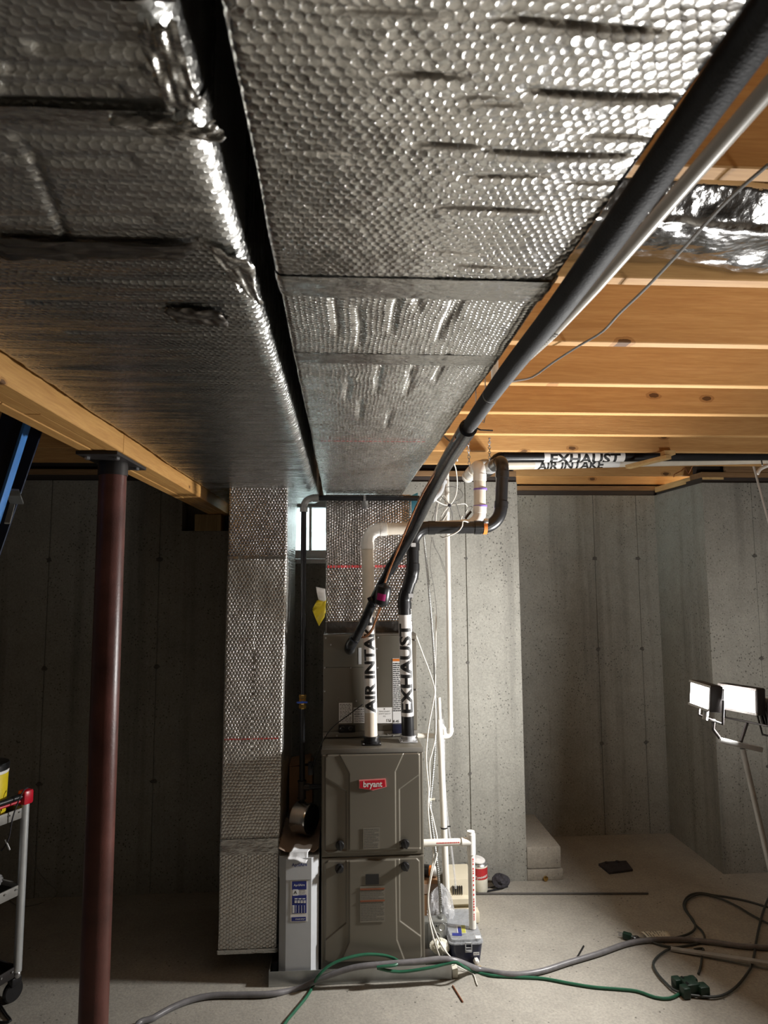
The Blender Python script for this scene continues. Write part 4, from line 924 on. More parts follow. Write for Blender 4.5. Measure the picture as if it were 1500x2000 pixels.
M().cyl((gx_, GY, zt1-0.03), (gx_, GY, 0.66), GR, 22).build('drip_leg', 'iron', gas)
M().lathe([(0.018, 0), (0.02, 0.004), (0.02, 0.036), (0.018, 0.04)], (gx_, GY, 0.635), n=20).build('cap', 'malleable', gas)
cb = AY(606, 1503, GY-0.02); M().box(cb.x-0.012, cb.x+0.014, GY-0.016, GY+0.016, cb.z-0.028, cb.z+0.03, 0.003).build('wire_box', 'black', gas)
hg = thing('pipe_hanger', AY(712, 990, GY), 'small galvanized hanger clip holding the horizontal black gas pipe', 'hanger')
hx = AY(712, 973, GY).x
M().cyl((hx-0.006, GY, gz), (hx+0.006, GY, gz), GR*1.25, 20).box(hx-0.005, hx+0.005, GY-0.002, GY+0.05, gz+0.010, gz+0.016).build('ring', 'tin', hg)
M().box(hx-0.016, hx+0.016, GY-0.006, GY-0.003, gz-0.055, gz-0.014, 0.001).build('plate', 'tin', hg)
tag(cord([AY(708, 1376, 3.18), AY(680, 1397, 3.25), AY(650, 1420, 3.26), AY(630, 1448, 3.26), AY(618, 1478, 3.28), AY(610, 1503, 3.315)], 0.0026).build('igniter_wire', 'black'), 'thin black wire running from the white pipe down to the gas line', 'wire')

# ================================================================== CONDENSATE PIPES, RIGHT OF THE FURNACE
KY = 3.60
r_top = AY(873, 900, KY); rc = AY(880, 1437, KY); lft = AY(819, 1434, 3.50)
ris = thing('condensate_riser', (rc.x, KY, rc.z), 'tall thin white pipe riser in front of the concrete wall, right of the furnace', 'pipe')
kx = rc.x
pipe_run(ris, [(kx, KY, ZJ+0.1), (kx, KY, rc.z), (FX1+0.002, KY, rc.z+0.004)], 0.0135, 0.022, 'pvc', 'pvcfit', 0.018, grow=1.25)
vt = thing('vent_tee_pipe', AY(873, 1795, KY-0.06), 'slanting white drain pipe with capped tee, behind the loose cables right of the furnace', 'pipe')
vY = KY-0.04; t0 = AY(857, 1362, vY); t1 = AY(860, 1437, vY); t2 = AY(874, 1785, vY-0.02); t2.z = max(t2.z, 0.02)
M().cyl(t0, t1+Vector((0, 0, 0.02)), 0.0105, 20).build('vent_stub', 'pvcfit', vt)
m = M().cyl(AY(858, 1405, vY), AY(860, 1450, vY), 0.0165, 22); m.tube([AY(858, 1412, vY), AY(867, 1424, vY), AY(868, 1434, vY)], 0.0125, 16); m.build('wye', 'pvcfit', vt)
M().cyl(t1, t2, 0.0165, 24).build('drain_leg', 'pvc', vt)
p = t1.lerp(t2, 0.52); M().cyl(p, p+(t2-t1).normalized()*0.006, 0.0185, 20).box(p.x+0.012, p.x+0.034, p.y-0.004, p.y+0.002, p.z, p.z+0.005).build('clamp_ring', 'black', vt)
tag(cord([AY(864, 1385, KY+0.02), AY(867, 1440, KY), AY(868, 1520, KY), AY(874, 1600, KY), AY(882, 1660, KY-0.02), AY(888, 1712, KY-0.03), AY(890, 1735, KY-0.03)], 0.0055, 10).build('clear_tube', 'film'), 'clear plastic tube hanging beside the slanting white drain pipe', 'tube')
# tee pipe into the pump box
TY = 3.27; tx = AY(921, 1700, TY).x; tz = AY(880, 1645, TY).z; ptop = AY(921, 1623, TY).z
dp = thing('pump_drain_pipe', (tx, TY, 0.12), 'white pipe with tee and red print, dropping into the dark pump box', 'pipe')
M().cyl((FX1+0.002, TY, tz), (tx-0.01, TY, tz), 0.0168, 22).build('horizontal_pipe', 'pvc', dp)
M().cyl((tx, TY, 0.118), (tx, TY, tz), 0.0168, 22).build('vertical_pipe', 'pvc', dp)
m = M().cyl((tx, TY, tz-0.055), (tx, TY, ptop-0.012), 0.0208, 24); m.cyl((tx-0.046, TY, tz), (tx, TY, tz), 0.0208, 24); m.cyl((tx, TY, ptop-0.013), (tx, TY, ptop), 0.0180, 24); m.build('tee', 'pvcfit', dp)
rn = random.Random(2); m = M(); z = tz-0.07
while z > 0.15:
    h = rn.uniform(0.004, 0.010); q0 = 0.15; m.add([(tx+0.017*math.sin(q), TY-0.0171*math.cos(q), zz) for q, zz in ((q0, z), (q0+0.38, z), (q0+0.38, z-h), (q0, z-h))], [(0, 1, 2, 3)]); z -= h+rn.choice((0.003, 0.004, 0.012))
m.build('red_print', 'redink', dp, smooth=0, kind='stuff')
m = M(); x = FX1+0.075
while x < tx-0.06:
    h = rn.uniform(0.004, 0.008); m.add([(x, TY-0.0171, tz+0.001), (x+h, TY-0.0171, tz+0.001), (x+h, TY-0.0171, tz+0.007), (x, TY-0.0171, tz+0.007)], [(0, 1, 2, 3)]); x += h+0.003
m.build('red_print', 'redink', dp, smooth=0, kind='stuff')
# grey trap fitting high up behind the refrigerant line
gt = thing('grey_trap_fitting', AY(838, 982, 3.5), 'small grey plastic elbow fitting behind the black refrigerant line, above the wire bundle', 'fitting')
M().tube(smooth_path([AY(866, 925, 3.52), AY(864, 946, 3.52), AY(858, 962, 3.5), AY(845, 974, 3.47), AY(834, 980, 3.45)], 0.01), 0.0165, 18).build('bend', 'greypvc', gt)
M().cyl(AY(866, 938, 3.52), AY(865, 944, 3.52), 0.021, 18).cyl(AY(848, 971, 3.475), AY(842, 976, 3.465), 0.021, 18).build('nut', 'greypvc', gt)
M().obox(AY(860, 944, 3.49), (1, 0, 0), (0, 1, 0), (0, 0, 1), 0.008, 0.003, 0.006).build('yellow_label', 'yellow', gt)

# ================================================================== CABLES RIGHT OF THE FURNACE
cx_ = [AY(x, y, Y) for x, y, Y in ((824, 1000, 3.72), (828, 1050, 3.70), (834, 1110, 3.68), (841, 1190, 3.62), (847, 1270, 3.56), (850, 1340, 3.52), (851, 1410, 3.48), (849, 1470, 3.45), (845, 1520, 3.43), (841, 1562, 3.42), (843, 1605, 3.40), (850, 1655, 3.37), (857, 1720, 3.34), (861, 1780, 3.31), (861, 1792, 3.30))]
spc = smooth_path(cx_, 0.0042); tag(M().tube(spc, [0.0058 if k % 2 else 0.0072 for k in range(len(spc))], 10).build('flexible_conduit', 'galv', smooth=20), 'corrugated flexible metal conduit hanging down to the steel outlet box', 'conduit')
ww = [((812, 1240, 3.42), (826, 1278, 3.44), (840, 1315, 3.45), (849, 1348, 3.44), (846, 1372, 3.42), (838, 1415, 3.40), (833, 1460, 3.38), (833, 1495, 3.36), (837, 1540, 3.34), (836, 1580, 3.33), (842, 1640, 3.30), (847, 1668, 3.28), (841, 1710, 3.25), (836, 1750, 3.22), (838, 1790, 3.20), (846, 1830, 3.16), (858, 1868, 3.13), (861, 1873, 3.12)),
      ((852, 1200, 3.66), (851, 1260, 3.60), (850, 1345, 3.50), (851, 1430, 3.44), (846, 1462, 3.42), (839, 1490, 3.40), (840, 1530, 3.38), (838, 1566, 3.36), (846, 1600, 3.34), (854, 1640, 3.30), (853, 1672, 3.27), (845, 1700, 3.24), (837, 1745, 3.21), (839, 1785, 3.18), (852, 1825, 3.15), (870, 1858, 3.12), (884, 1873, 3.10))]
tag(cord([AY(*q) for q in ww[0]], 0.0036).build('thermostat_wire', 'whitewire'), 'white wire slanting from the coil cabinet corner and down past the outlet box', 'wire')
tag(cord([AY(*q) for q in ww[1]], 0.0034).build('thermostat_wire', 'whitewire'), 'white wire hanging from the wire bundle, bulging right of the conduit', 'wire')
tag(cord([AY(*q) for q in ((842, 1048, 3.74), (848, 1068, 3.74), (858, 1085, 3.74), (866, 1112, 3.74), (871, 1120, 3.74), (862, 1092, 3.745), (850, 1070, 3.75), (844, 1050, 3.75), (840, 1100, 3.72), (848, 1150, 3.70), (853, 1200, 3.66), (851, 1230, 3.63))], 0.0016, 6).build('loose_wire', 'greywire'), 'thin loose grey wire dangling below the black exhaust pipe', 'wire')
bun = thing('wire_bundle', AY(878, 985, 3.56), 'tied bundle of looping thermostat wires in front of the tall white riser', 'wire')
B = (878, 987)
loops = [((878, 987), (868, 968), (862, 972), (856, 985), (853, 1000), (852, 1018), (856, 1022), (866, 1002), (878, 987)), ((878, 987), (860, 992), (847, 1005), (844, 1018), (848, 1024), (862, 1016), (872, 1002), (878, 987)),
         ((878, 987), (892, 978), (902, 972), (903, 962), (896, 955), (882, 950), (872, 952)), ((878, 987), (895, 985), (908, 984), (913, 990), (911, 1000), (902, 1010), (902, 1018)), ((878, 987), (882, 1000), (880, 1012), (876, 1024)), ((878, 987), (884, 1003), (883, 1024)),
         ((878, 987), (872, 1005), (862, 1022)), ((878, 987), (890, 982), (896, 1000), (901, 1016), (908, 1010), (916, 1000), (922, 992), (921, 989), (914, 992), (908, 1004), (904, 1015)), ((878, 986), (868, 976), (860, 970), (854, 980), (850, 1000), (850, 1020))]
for k, lp in enumerate(loops): cord([AY(x, y, 3.54+0.006*((k*5+i) % 4)) for i, (x, y) in enumerate(lp)], 0.0024, 6).build('wire_loop', 'greywire' if k % 3 else 'whitewire', bun)
M().lathe([(0.008, -0.008), (0.010, 0), (0.008, 0.008)], AY(878, 987, 3.545), n=10).build('tie', 'rag', bun)
cord([AY(843, 969, 3.50), AY(852, 978, 3.52), AY(868, 986, 3.54), AY(877, 986, 3.545)], 0.0034).build('white_lead', 'whitewire', bun)
cord([AY(884, 898, 3.45), AY(890, 915, 3.48), AY(893, 940, 3.52), AY(891, 965, 3.54), AY(884, 980, 3.54), AY(878, 987, 3.545)], 0.0034).build('white_lead', 'whitewire', bun)
tag(cord([AY(x, y, Y) for x, y, Y in ((919, 1012, 3.26), (917, 1020, 3.19), (909, 1018, 3.165), (904, 1018, 3.164), (903, 1026, 3.164), (898, 1035, 3.164), (888, 1042, 3.165), (876, 1047, 3.17), (866, 1050, 3.19), (860, 1047, 3.24))], 0.003).build('white_lead_wire', 'whitewire'), 'short white wire draped over the horizontal black exhaust pipe', 'wire')
tag(cord([AY(x, y, 3.30) for x, y in ((920, 999), (914, 1006), (909, 1013))], 0.006, 10).build('wire_splice', 'malleable'), 'small brown wire splice poking up behind the black exhaust pipe', 'splice')
cl = thing('cable_clip', AY(842, 1562, 3.385), 'tiny cream cable clip on the metal conduit beside the furnace', 'clip')
p = AY(839, 1561, 3.40); M().box(p.x-0.008, p.x+0.008, p.y-0.012, p.y+0.004, p.z-0.006, p.z+0.006, 0.002).build('clip_body', 'cream', cl); M().tube([p+Vector((0.006, -0.006, 0)), p+Vector((0.026, -0.006, 0.001))], [0.004, 0.0065], 10).build('tab', 'cream', cl)

MT['greyrod'] = pm('dull_steel', (0.12, 0.115, 0.11), 0.5, 0.4)
# ================================================================== SMALL THINGS ON THE FLOOR, RIGHT OF THE FURNACE
ob = thing('outlet_box', (0.437, 3.26, 0.06), 'steel electrical outlet box with round covers at the foot of the metal conduit', 'outlet box')
a_ = AY(833, 1800, 3.25); b_ = AY(875, 1853, 3.25)
M().box(0.3755, b_.x, 3.25, 3.31, b_.z, a_.z, 0.006).build('box', 'galv', ob)
fp = M().box(a_.x+0.003, b_.x-0.003, 3.244, 3.2505, b_.z+0.004, a_.z-0.004, 0.006).build('cover_plate', 'galv', ob)
mx = (a_.x+b_.x)/2
for (dx, dz, r) in ((0.022, 0.038, 0.017), (-0.006, -0.004, 0.021), (0.026, -0.028, 0.016)): M().lathe([(r, 0.001), (r, -0.002), (r-0.002, -0.003), (r-0.004, -0.001)], (mx+dx, 3.244, (a_.z+b_.z)/2+dz), (0, 1, 0), 24).build('outlet_face' if r > 0.02 else 'knockout', 'galv' if r < 0.02 else 'greyfit', fp)
for (dx, dz) in ((0.0, 0.006), (0.012, -0.016), (-0.002, -0.040), (-0.004, 0.044)): M().lathe([(0.0042, 0), (0.0042, -0.002)], (mx+dx, 3.2415, (a_.z+b_.z)/2+dz), (0, 1, 0), 8).build('slot', 'black', fp)
pc = AY(861, 1792, 3.29); M().cyl((pc.x, 3.285, a_.z-0.002), (pc.x, 3.285, pc.z+0.012), 0.011, 16).cyl((pc.x, 3.285, a_.z+0.002), (pc.x, 3.285, a_.z+0.010), 0.015, 16).build('connector', 'galv', ob)
def blob(name, c, s, mat, seed, n=40, rough=0.35, parent=None):
    u = np.linspace(0, 2*math.pi, n+1); v = np.linspace(0.02, math.pi-0.02, n//2+1); U, V = np.meshgrid(u, v, indexing='ij')
    d = 1+rough*(vn(np.cos(U)*2+5, np.sin(U)*2+V*2, seed)*1.4+vn(np.cos(U)*6+3, np.sin(U)*6+V*6, seed+1)*0.6)
    P = np.stack([c[0]+s[0]*d*np.cos(U)*np.sin(V), c[1]+s[1]*d*np.sin(U)*np.sin(V), np.maximum(c[2]-s[2]*0.98, c[2]+s[2]*d*np.cos(V))], -1); P[-1] = P[0]
    return M().grid(P).build(name, mat, parent, smooth=25)
tag(blob('paper_wad', (AY(858, 1873, 3.22).x, 3.20, 0.078), (0.042, 0.035, 0.03), 'cream', 5), 'crumpled pale paper wad under the steel outlet box', 'paper')
# dark pump box with clear lid
qx0, qx1, qy0, qy1, qz = AY(879, 1860, 3.17).x, AY(944, 1860, 3.17).x, 3.168, 3.47, 0.098
pb = thing('pump_box', ((qx0+qx1)/2, 3.3, 0), 'dark navy pump box with clear lid on the floor under the white tee pipe', 'box')
poly = lambda x0, x1, y0, y1, r: round_path([((x0+x1)/2, y0), (x1, y0), (x1, y1), (x0, y1), (x0, y0), ((x0+x1)/2, y0)], r, 5)[:-1]
v0 = poly(qx0+0.012, qx1-0.012, qy0+0.01, qy1-0.01, 0.02); v1 = poly(qx0, qx1, qy0, qy1, 0.024); n = len(v0)
m = M(); m.add([(x, y, 0.012) for x, y in v0]+[(x, y, qz) for x, y in v1]+[(x+0.0, y, qz) for x, y in poly(qx0+0.006, qx1-0.006, qy0+0.006, qy1-0.006, 0.02)]+[(x, y, 0.02) for x, y in v0],
      [(i, (i+1) % n, (i+1) % n+n, i+n) for i in range(n)]+[(i+n, (i+1) % n+n, (i+1) % n+2*n, i+2*n) for i in range(n)]+[(i+2*n, (i+1) % n+2*n, (i+1) % n+3*n, i+3*n) for i in range(n)]+[tuple(range(n-1, -1, -1)), tuple(range(3*n, 4*n))])
m.box(qx0+0.03, qx0+0.05, qy0+0.03, qy0+0.05, 0.0, 0.013).box(qx1-0.05, qx1-0.03, qy0+0.03, qy0+0.05, 0.0, 0.013).box(qx0+0.03, qx0+0.05, qy1-0.05, qy1-0.03, 0.0, 0.013).box(qx1-0.05, qx1-0.03, qy1-0.05, qy1-0.03, 0.0, 0.013)
m.build('tub', 'navy', pb)
lv = poly(qx0-0.004, qx1+0.004, qy0-0.004, qy1+0.004, 0.026); M().prism(lv, (0, 0, qz+0.001), (1, 0, 0), (0, 1, 0), (0, 0, 1), 0.006).prism(poly(qx0+0.008, qx1-0.008, qy0+0.008, qy1-0.008, 0.02), (0, 0, qz+0.0071), (1, 0, 0), (0, 1, 0), (0, 0, 1), 0.010).build('lid', 'lid', pb)
MT['pumpin'] = pm('dark_pump_body', (0.06, 0.065, 0.07), 0.5)
M().box(qx0+0.03, qx1-0.06, qy0+0.05, qy1-0.10, 0.021, 0.085, 0.006).build('pump_motor', 'pumpin', pb)
p = AZ(901, 1815, qz+0.018); lb = M().obox((p.x, p.y, qz+0.0178), (1, -0.1, 0), (0.1, 1, 0), (0, 0, 1), 0.020, 0.035, 0.0004).build('lid_label', 'white', pb)
M().obox((p.x+0.010, p.y, qz+0.0188), (1, -0.1, 0), (0.1, 1, 0), (0, 0, 1), 0.009, 0.034, 0.0003).build('green_stripe', 'can_green', lb); M().obox((p.x-0.009, p.y-0.004, qz+0.0188), (1, -0.1, 0), (0.1, 1, 0), (0, 0, 1), 0.008, 0.028, 0.0003).build('blue_stripe', 'navyprint', lb)
p = AZ(893, 1826, qz+0.018); M().obox((p.x, p.y+0.005, qz+0.0178), (1, -0.1, 0), (0.1, 1, 0), (0, 0, 1), 0.022, 0.012, 0.0004).build('lid_label', 'navyprint', pb)
p = AZ(934, 1830, qz+0.018); M().obox((p.x, p.y, qz+0.0178), (1, -0.1, 0), (0.1, 1, 0), (0, 0, 1), 0.012, 0.012, 0.0004).build('lid_label', 'white', pb)
la = AY(915, 1846, qy0-0.006); m = M()
for (x0_, x1_, z0_, z1_) in ((-0.016, -0.012, -0.028, 0.012), (0.012, 0.016, -0.028, 0.012), (-0.016, 0.016, 0.008, 0.012), (-0.016, 0.016, -0.012, -0.009), (-0.015, 0.015, -0.03, -0.018)): m.box(la.x+x0_, la.x+x1_, qy0-0.010, qy0-0.005, qz+z0_, qz+z1_, 0.001)
m.build('latch', 'greypvc', pb)
a_ = AY(925, 1860, qy0); tgp = plate(pb, 'inlet_label', 'white', a_.x-0.001, a_.x+0.026, a_.z-0.013, a_.z, qy0+0.001)
text('INLET', (a_.x+0.0125, qy0-0.0006, a_.z-0.0065), (1, 0, 0), (0, 0, 1), 0.0085, 'ink', tgp, bold=0.01)
a_ = AY(930, 1877, qy0); M().lathe([(0.013, 0.012), (0.013, -0.008), (0.010, -0.010), (0.010, -0.018), (0.003, -0.019)], (a_.x, qy0, a_.z), (0, 1, 0), 6).build('drain_plug', 'pvcfit', pb, smooth=0)
tag(M().box(AY(935, 1885, 3.14).x-0.02, AY(935, 1885, 3.14).x+0.014, 3.120, 3.155, 0.001, 0.014, 0.002).build('wood_shim', 'blockwood', smooth=0), 'small wood shim on the floor in front of the dark pump box', 'shim')
tag(M().box(0.487, 0.512, 3.09, 3.15, 0.001, 0.038, 0.002).build('foam_block', 'cream', smooth=0), 'small cream foam block against the corner of the metal pan', 'block')
# beige condensate pump behind
BY = 3.60; u0, u1 = AY(876, 1760, BY).x, AY(927, 1760, BY).x
bp_ = thing('beige_pump', ((u0+u1)/2, 3.72, 0), 'beige condensate pump with black slots, behind the dark pump box', 'pump')
zt_ = AY(897, 1720, BY).z
M().prism([(0, 0.002), (0.0, 0.075), (-0.03, 0.085), (-0.03, 0.11), (0.0, 0.115), (0.015, zt_), (0.20, zt_), (0.20, 0.002)], (u0, BY, 0), (0, 1, 0), (0, 0, 1), (1, 0, 0), u1-u0).build('housing', 'beige', bp_, smooth=0)
M().box(u0-0.012, u1+0.014, BY-0.06, BY-0.001, 0.002, 0.060, 0.008).build('tank', 'beige', bp_)
for k in range(5):
    p = AY(887+k*4.35, 1744, BY-0.03); M().box(p.x-0.0022, p.x+0.0022, BY+0.0005, BY+0.0115, p.z-0.021, p.z+0.021, 0.001).build('slot', 'black', bp_).location.y -= 0.004
p = AY(915, 1785, BY-0.05); M().lathe([(0.011, 0.003), (0.011, -0.003), (0.004, -0.004)], (p.x, BY-0.061, p.z), (0, 1, 0), 16).build('port', 'black', bp_)
o = blob('plastic_bag', (AY(860, 1793, 3.42).x, 3.415, 0.108), (0.055, 0.050, 0.105), 'film', 9, 72, 0.55); tag(o, 'crumpled clear plastic bag behind the steel outlet box', 'bag')
cb_ = thing('small_carton', (0.43, 3.66, 0), 'small open brown carton on the floor behind the clear plastic bag', 'box')
M().box(0.385, 0.50, 3.58, 3.74, 0.003, 0.20, 0.001, 1).build('carton', 'card', cb_, smooth=0)
M().box(0.386, 0.499, 3.575, 3.579, 0.14, 0.185).build('flap', 'brownpaper', cb_, smooth=0)
ot = thing('caulk_bottle', AY(846, 1722, 3.66), 'black capped bottle with orange band lying on the small brown carton', 'bottle')
p0 = Vector((0.405, 3.64, 0.232)); M().lathe([(0.020, 0), (0.029, 0.006), (0.029, 0.05), (0.024, 0.055)], p0, (1, -0.3, 0.0), 24).build('cap', 'black', ot); M().lathe([(0.025, 0.0552), (0.026, 0.058), (0.026, 0.070), (0.022, 0.072)], p0, (1, -0.3, 0.0), 24).build('band', 'orange', ot); M().lathe([(0.024, 0.0722), (0.024, 0.10), (0.018, 0.105)], p0, (1, -0.3, 0), 24).build('body', 'white', ot)
# cans by the wall
def can(name, px, pyb, Y, r, h, body, lab, label, seed):
    p = AY(px, pyb, Y); t = thing(name, (p.x, Y, 0), label, 'can'); c = (p.x, Y, 0.0015)
    M().lathe([(r-0.002, 0), (r, 0.003), (r, h-0.004), (r-0.002, h)], c, n=36).build('body', body, t)
    if lab: band((p.x, Y, h*0.54), (0, 0, 1), (-0.1, -1, 0), r+0.0006, h*0.42, 2.6, lab, t, 'label')
    M().lathe([(r-0.001, h), (r+0.001, h+0.003), (r-0.004, h+0.012), (r*0.72, h+0.017), (r*0.55, h+0.018)], c, n=36).build('shoulder', 'tin', t)
    return t, p
t, p = can('cement_can', 936, 1730, 3.90, 0.0475, 0.142, 'cream', 'can_red', 'red and cream can with loose white lid near the wall by the white tee pipe', 1)
vs, fs = text2d('Tynowatt', 0.021, 'CENTER', 0.012, 0.95)
M().add([(p.x+0.0488*math.sin(x/0.0488+0.12), 3.90-0.0488*math.cos(x/0.0488+0.12), 0.092+y+0.12*x) for x, y in vs], fs).build('lettering', 'white', t, smooth=0)
x_ = p.x-0.010; m = M().lathe([(0.041, 0), (0.044, 0.003), (0.044, 0.008), (0.036, 0.010), (0.010, 0.010), (0.006, 0.012)], (x_, 3.895, 0.166), (0.12, -0.1, 1), 32); m.build('loose_lid', 'white', t)
can('primer_can', 903, 1722, 3.90, 0.043, 0.125, 'can_green', None, 'yellow green can by the wall, between the white pipes', 2)
tag(blob('dark_rag', (AY(978, 1722, 3.93).x, 3.93, 0.035), (0.052, 0.04, 0.036), 'rag', 15, 40, 0.3), 'dark lump of rag on the floor by the wall beside the red can', 'rag')
# concrete ledge in the recess
kb = thing('concrete_ledge', (1.18, 4.3, 0), 'low concrete ledge of two courses on the floor of the wall recess', 'ledge')
M().box(XR0+0.002, 1.283, 4.004, 4.55, 0.062, 0.185, 0.010).build('upper_course', 'block', kb); M().box(XR0+0.002, 1.290, 4.0, 4.55, 0.001, 0.060, 0.003).build('lower_course', 'block', kb)
tag(M().lathe([(0.009, -0.006), (0.014, -0.004), (0.014, 0.004), (0.009, 0.006)], AZ(1066, 1716, 0.015), (0.3, -1, 0), 16).build('brass_fitting', 'brass'), 'small brass fitting on the floor in front of the concrete ledge', 'fitting')
c = AZ(1203, 1697, 0); vx = (AZ(1222, 1686)-AZ(1170, 1690)).normalized(); vy = (AZ(1170, 1690)-AZ(1186, 1708)).normalized()
bpl = thing('floor_plate', (c.x, c.y, 0), 'flat black square plate lying on the floor in the wall recess', 'plate')
M().prism([(q.x-c.x, q.y-c.y) for q in (AZ(1169, 1691), AZ(1183, 1687), AZ(1223, 1685), AZ(1236, 1702), AZ(1190, 1708))], (c.x, c.y, 0.001), (1, 0, 0), (0, 1, 0), (0, 0, 1), 0.012).build('plate', 'rag', bpl, smooth=0)
for q in (AZ(1185, 1690), AZ(1206, 1688)): M().lathe([(0.012, 0), (0.012, 0.006), (0.004, 0.008)], (q.x, q.y, 0.0131), n=10).build('stud', 'rag', bpl)
tag(M().cyl(AZ(928, 1745, 0.0075), AZ(1266, 1744.5, 0.0075), 0.0052, 10).build('steel_rod', 'greyrod'), 'thin dark steel rod lying straight across the floor below the ledge', 'rod')
for k, (a, b, lb) in enumerate((((926, 1737), (966, 1732), 'thin black stick on the floor just in front of the red can'), ((928, 1746), (976, 1737), 'thin black stick crossing the end of the steel rod'), ((930, 1744), (992, 1732), 'thin black stick pointing at the dark rag'))):
    tag(M().cyl(AZ(*a, 0.004+0.003*k), AZ(*b, 0.004), 0.0028, 8).build('black_stick', 'black'), lb, 'stick')
tag(M().cyl(AZ(1121, 1881, 0.006), AZ(1140, 1848, 0.006), 0.0042, 8).build('black_rod', 'black'), 'short black rod lying on the floor behind the thick grey cable', 'rod')
tag(M().cyl(AZ(884, 1925, 0.003), AZ(904, 1957, 0.003), 0.003, 8).build('rusty_wire', 'rust'), 'short rusty wire on the floor below the right corner of the metal pan', 'wire')

# ================================================================== CORDS ON THE FLOOR
def onfloor(l, z=0.0): return [AZ(x, y, z) for x, y in l]
gr = [Vector((-0.62, 1.2, 0.0135)), Vector((-0.75, 1.9, 0.0135)), Vector((-0.72, 2.45, 0.0135))]+onfloor([(262, 2012), (300, 1988), (340, 1966), (380, 1951), (420, 1944), (470, 1943), (530, 1941)], 0.0135)+[AY(582, 1931, 3.06), AY(630, 1910, 3.055), AY(690, 1890, 3.05), AY(750, 1883, 3.05), AY(815, 1878, 3.05), AY(860, 1873, 3.055), AY(893, 1877, 3.06)]+onfloor([(935, 1893), (975, 1901), (1015, 1903), (1060, 1896), (1110, 1880), (1170, 1862), (1225, 1843), (1270, 1836), (1330, 1835), (1390, 1840), (1450, 1848), (1520, 1852), (1640, 1858)], 0.0135)
tag(cord(gr, 0.0118, 14).build('grey_power_cable', 'greycord'), 'thick grey cable snaking across the floor and over the metal pan', 'cable')
gn = [Vector((-0.55, 1.3, 0.008)), Vector((-0.42, 2.0, 0.008)), Vector((-0.34, 2.45, 0.008))]+onfloor([(548, 2012), (575, 1976), (598, 1948), (612, 1925)], 0.008)+[AY(620, 1908, 3.02), AY(640, 1888, 3.035), AY(672, 1873, 3.05), AY(715, 1864, 3.07), AY(755, 1867, 3.075), AY(778, 1877, 3.06), AY(772, 1885, 3.035), AY(745, 1888, 3.03), AY(738, 1891, 3.035), AY(780, 1898, 3.04), AY(835, 1891, 3.04), AY(874, 1882, 3.045), AY(892, 1880, 3.04), AY(905, 1888, 3.04)]+onfloor([(925, 1897), (958, 1905), (1005, 1908), (1060, 1911), (1110, 1920), (1160, 1928), (1210, 1932), (1245, 1936), (1280, 1948), (1306, 1950), (1322, 1944), (1331, 1938)], 0.007)
tag(cord(gn, 0.0062, 10).build('green_cord', 'greencord'), 'green extension cord looping over the metal pan and across the floor', 'cord')
ec = thing('extension_cord', AZ(1340, 1800), 'dark extension cord coiled in loops on the floor with plug and three-way tap', 'cord')
A1 = [(1233, 1829), (1262, 1836), (1292, 1846), (1316, 1850), (1342, 1847), (1364, 1842), (1375, 1838), (1376, 1828), (1370, 1817), (1358, 1806), (1348, 1791), (1338, 1777), (1335, 1766), (1341, 1753), (1353, 1746), (1370, 1744), (1392, 1748), (1420, 1752), (1460, 1760), (1520, 1778)]
A2 = [(1312, 1833), (1334, 1828), (1350, 1821), (1358, 1811), (1354, 1797), (1344, 1783), (1338, 1770), (1342, 1758), (1354, 1750), (1372, 1747), (1404, 1754), (1440, 1770), (1470, 1788), (1520, 1814)]
A3 = [(1356, 1854), (1368, 1852), (1374, 1854), (1371, 1868), (1369, 1886), (1364, 1902)]
A4 = [(1310, 1852), (1295, 1860), (1280, 1873), (1276, 1885), (1284, 1901), (1298, 1917), (1314, 1932), (1330, 1939), (1345, 1943), (1372, 1946), (1396, 1947), (1418, 1941), (1440, 1925), (1460, 1900), (1470, 1880), (1477, 1838), (1484, 1804), (1492, 1776), (1508, 1738)]
for k, l in enumerate((A1, A2, A3, A4)): cord(onfloor(l, 0.007+0.004*(k % 2)), 0.0052, 9).build('cord_strand', 'darkcord', ec)
p = AZ(1225, 1828, 0.018); pd = (AZ(1215, 1825, 0.018)-AZ(1235, 1830, 0.018)).normalized(); pyv = Vector((0, 0, 1)).cross(pd)
pg = M().obox(p, pd, pyv, (0, 0, 1), 0.020, 0.014, 0.014, 0.004); pg.tube([p-pd*0.018, p-pd*0.034], [0.010, 0.006], 12); pg = pg.build('plug', 'greenplug', ec)
for s in (-0.006, 0.006): M().obox(p+pd*0.030+pyv*s+Vector((0, 0, 0.004)), pd, pyv, (0, 0, 1), 0.010, 0.0008, 0.003).build('prong', 'tin', pg)
M().obox(p+pd*0.030+Vector((0, 0, -0.006)), pd, pyv, (0, 0, 1), 0.011, 0.002, 0.002).build('prong', 'tin', pg)
q = AZ(1240, 1832, 0.016); tag(blob('cable_boot', (q.x, q.y, 0.014), (0.022, 0.014, 0.012), 'black', 22, 30, 0.25), 'small black rubber lump beside the green plug on the floor', 'boot')
q = AZ(1347, 1924, 0.03); tp = M().obox((q.x, q.y, 0.026), (1, 0.1, 0), (-0.1, 1, 0), (0, 0, 1), 0.030, 0.034, 0.024, 0.007)
for (dx, dy, hx_, hy_) in ((-0.040, 0.03, 0.018, 0.020), (-0.036, -0.03, 0.016, 0.02), (0.042, -0.025, 0.022, 0.022), (0.03, 0.03, 0.014, 0.018)): tp.obox((q.x+dx, q.y+dy, 0.023), (1, 0.1, 0), (-0.1, 1, 0), (0, 0, 1), hx_, hy_, 0.022, 0.006)
tp = tp.build('three_way_tap', 'greenplug', ec)
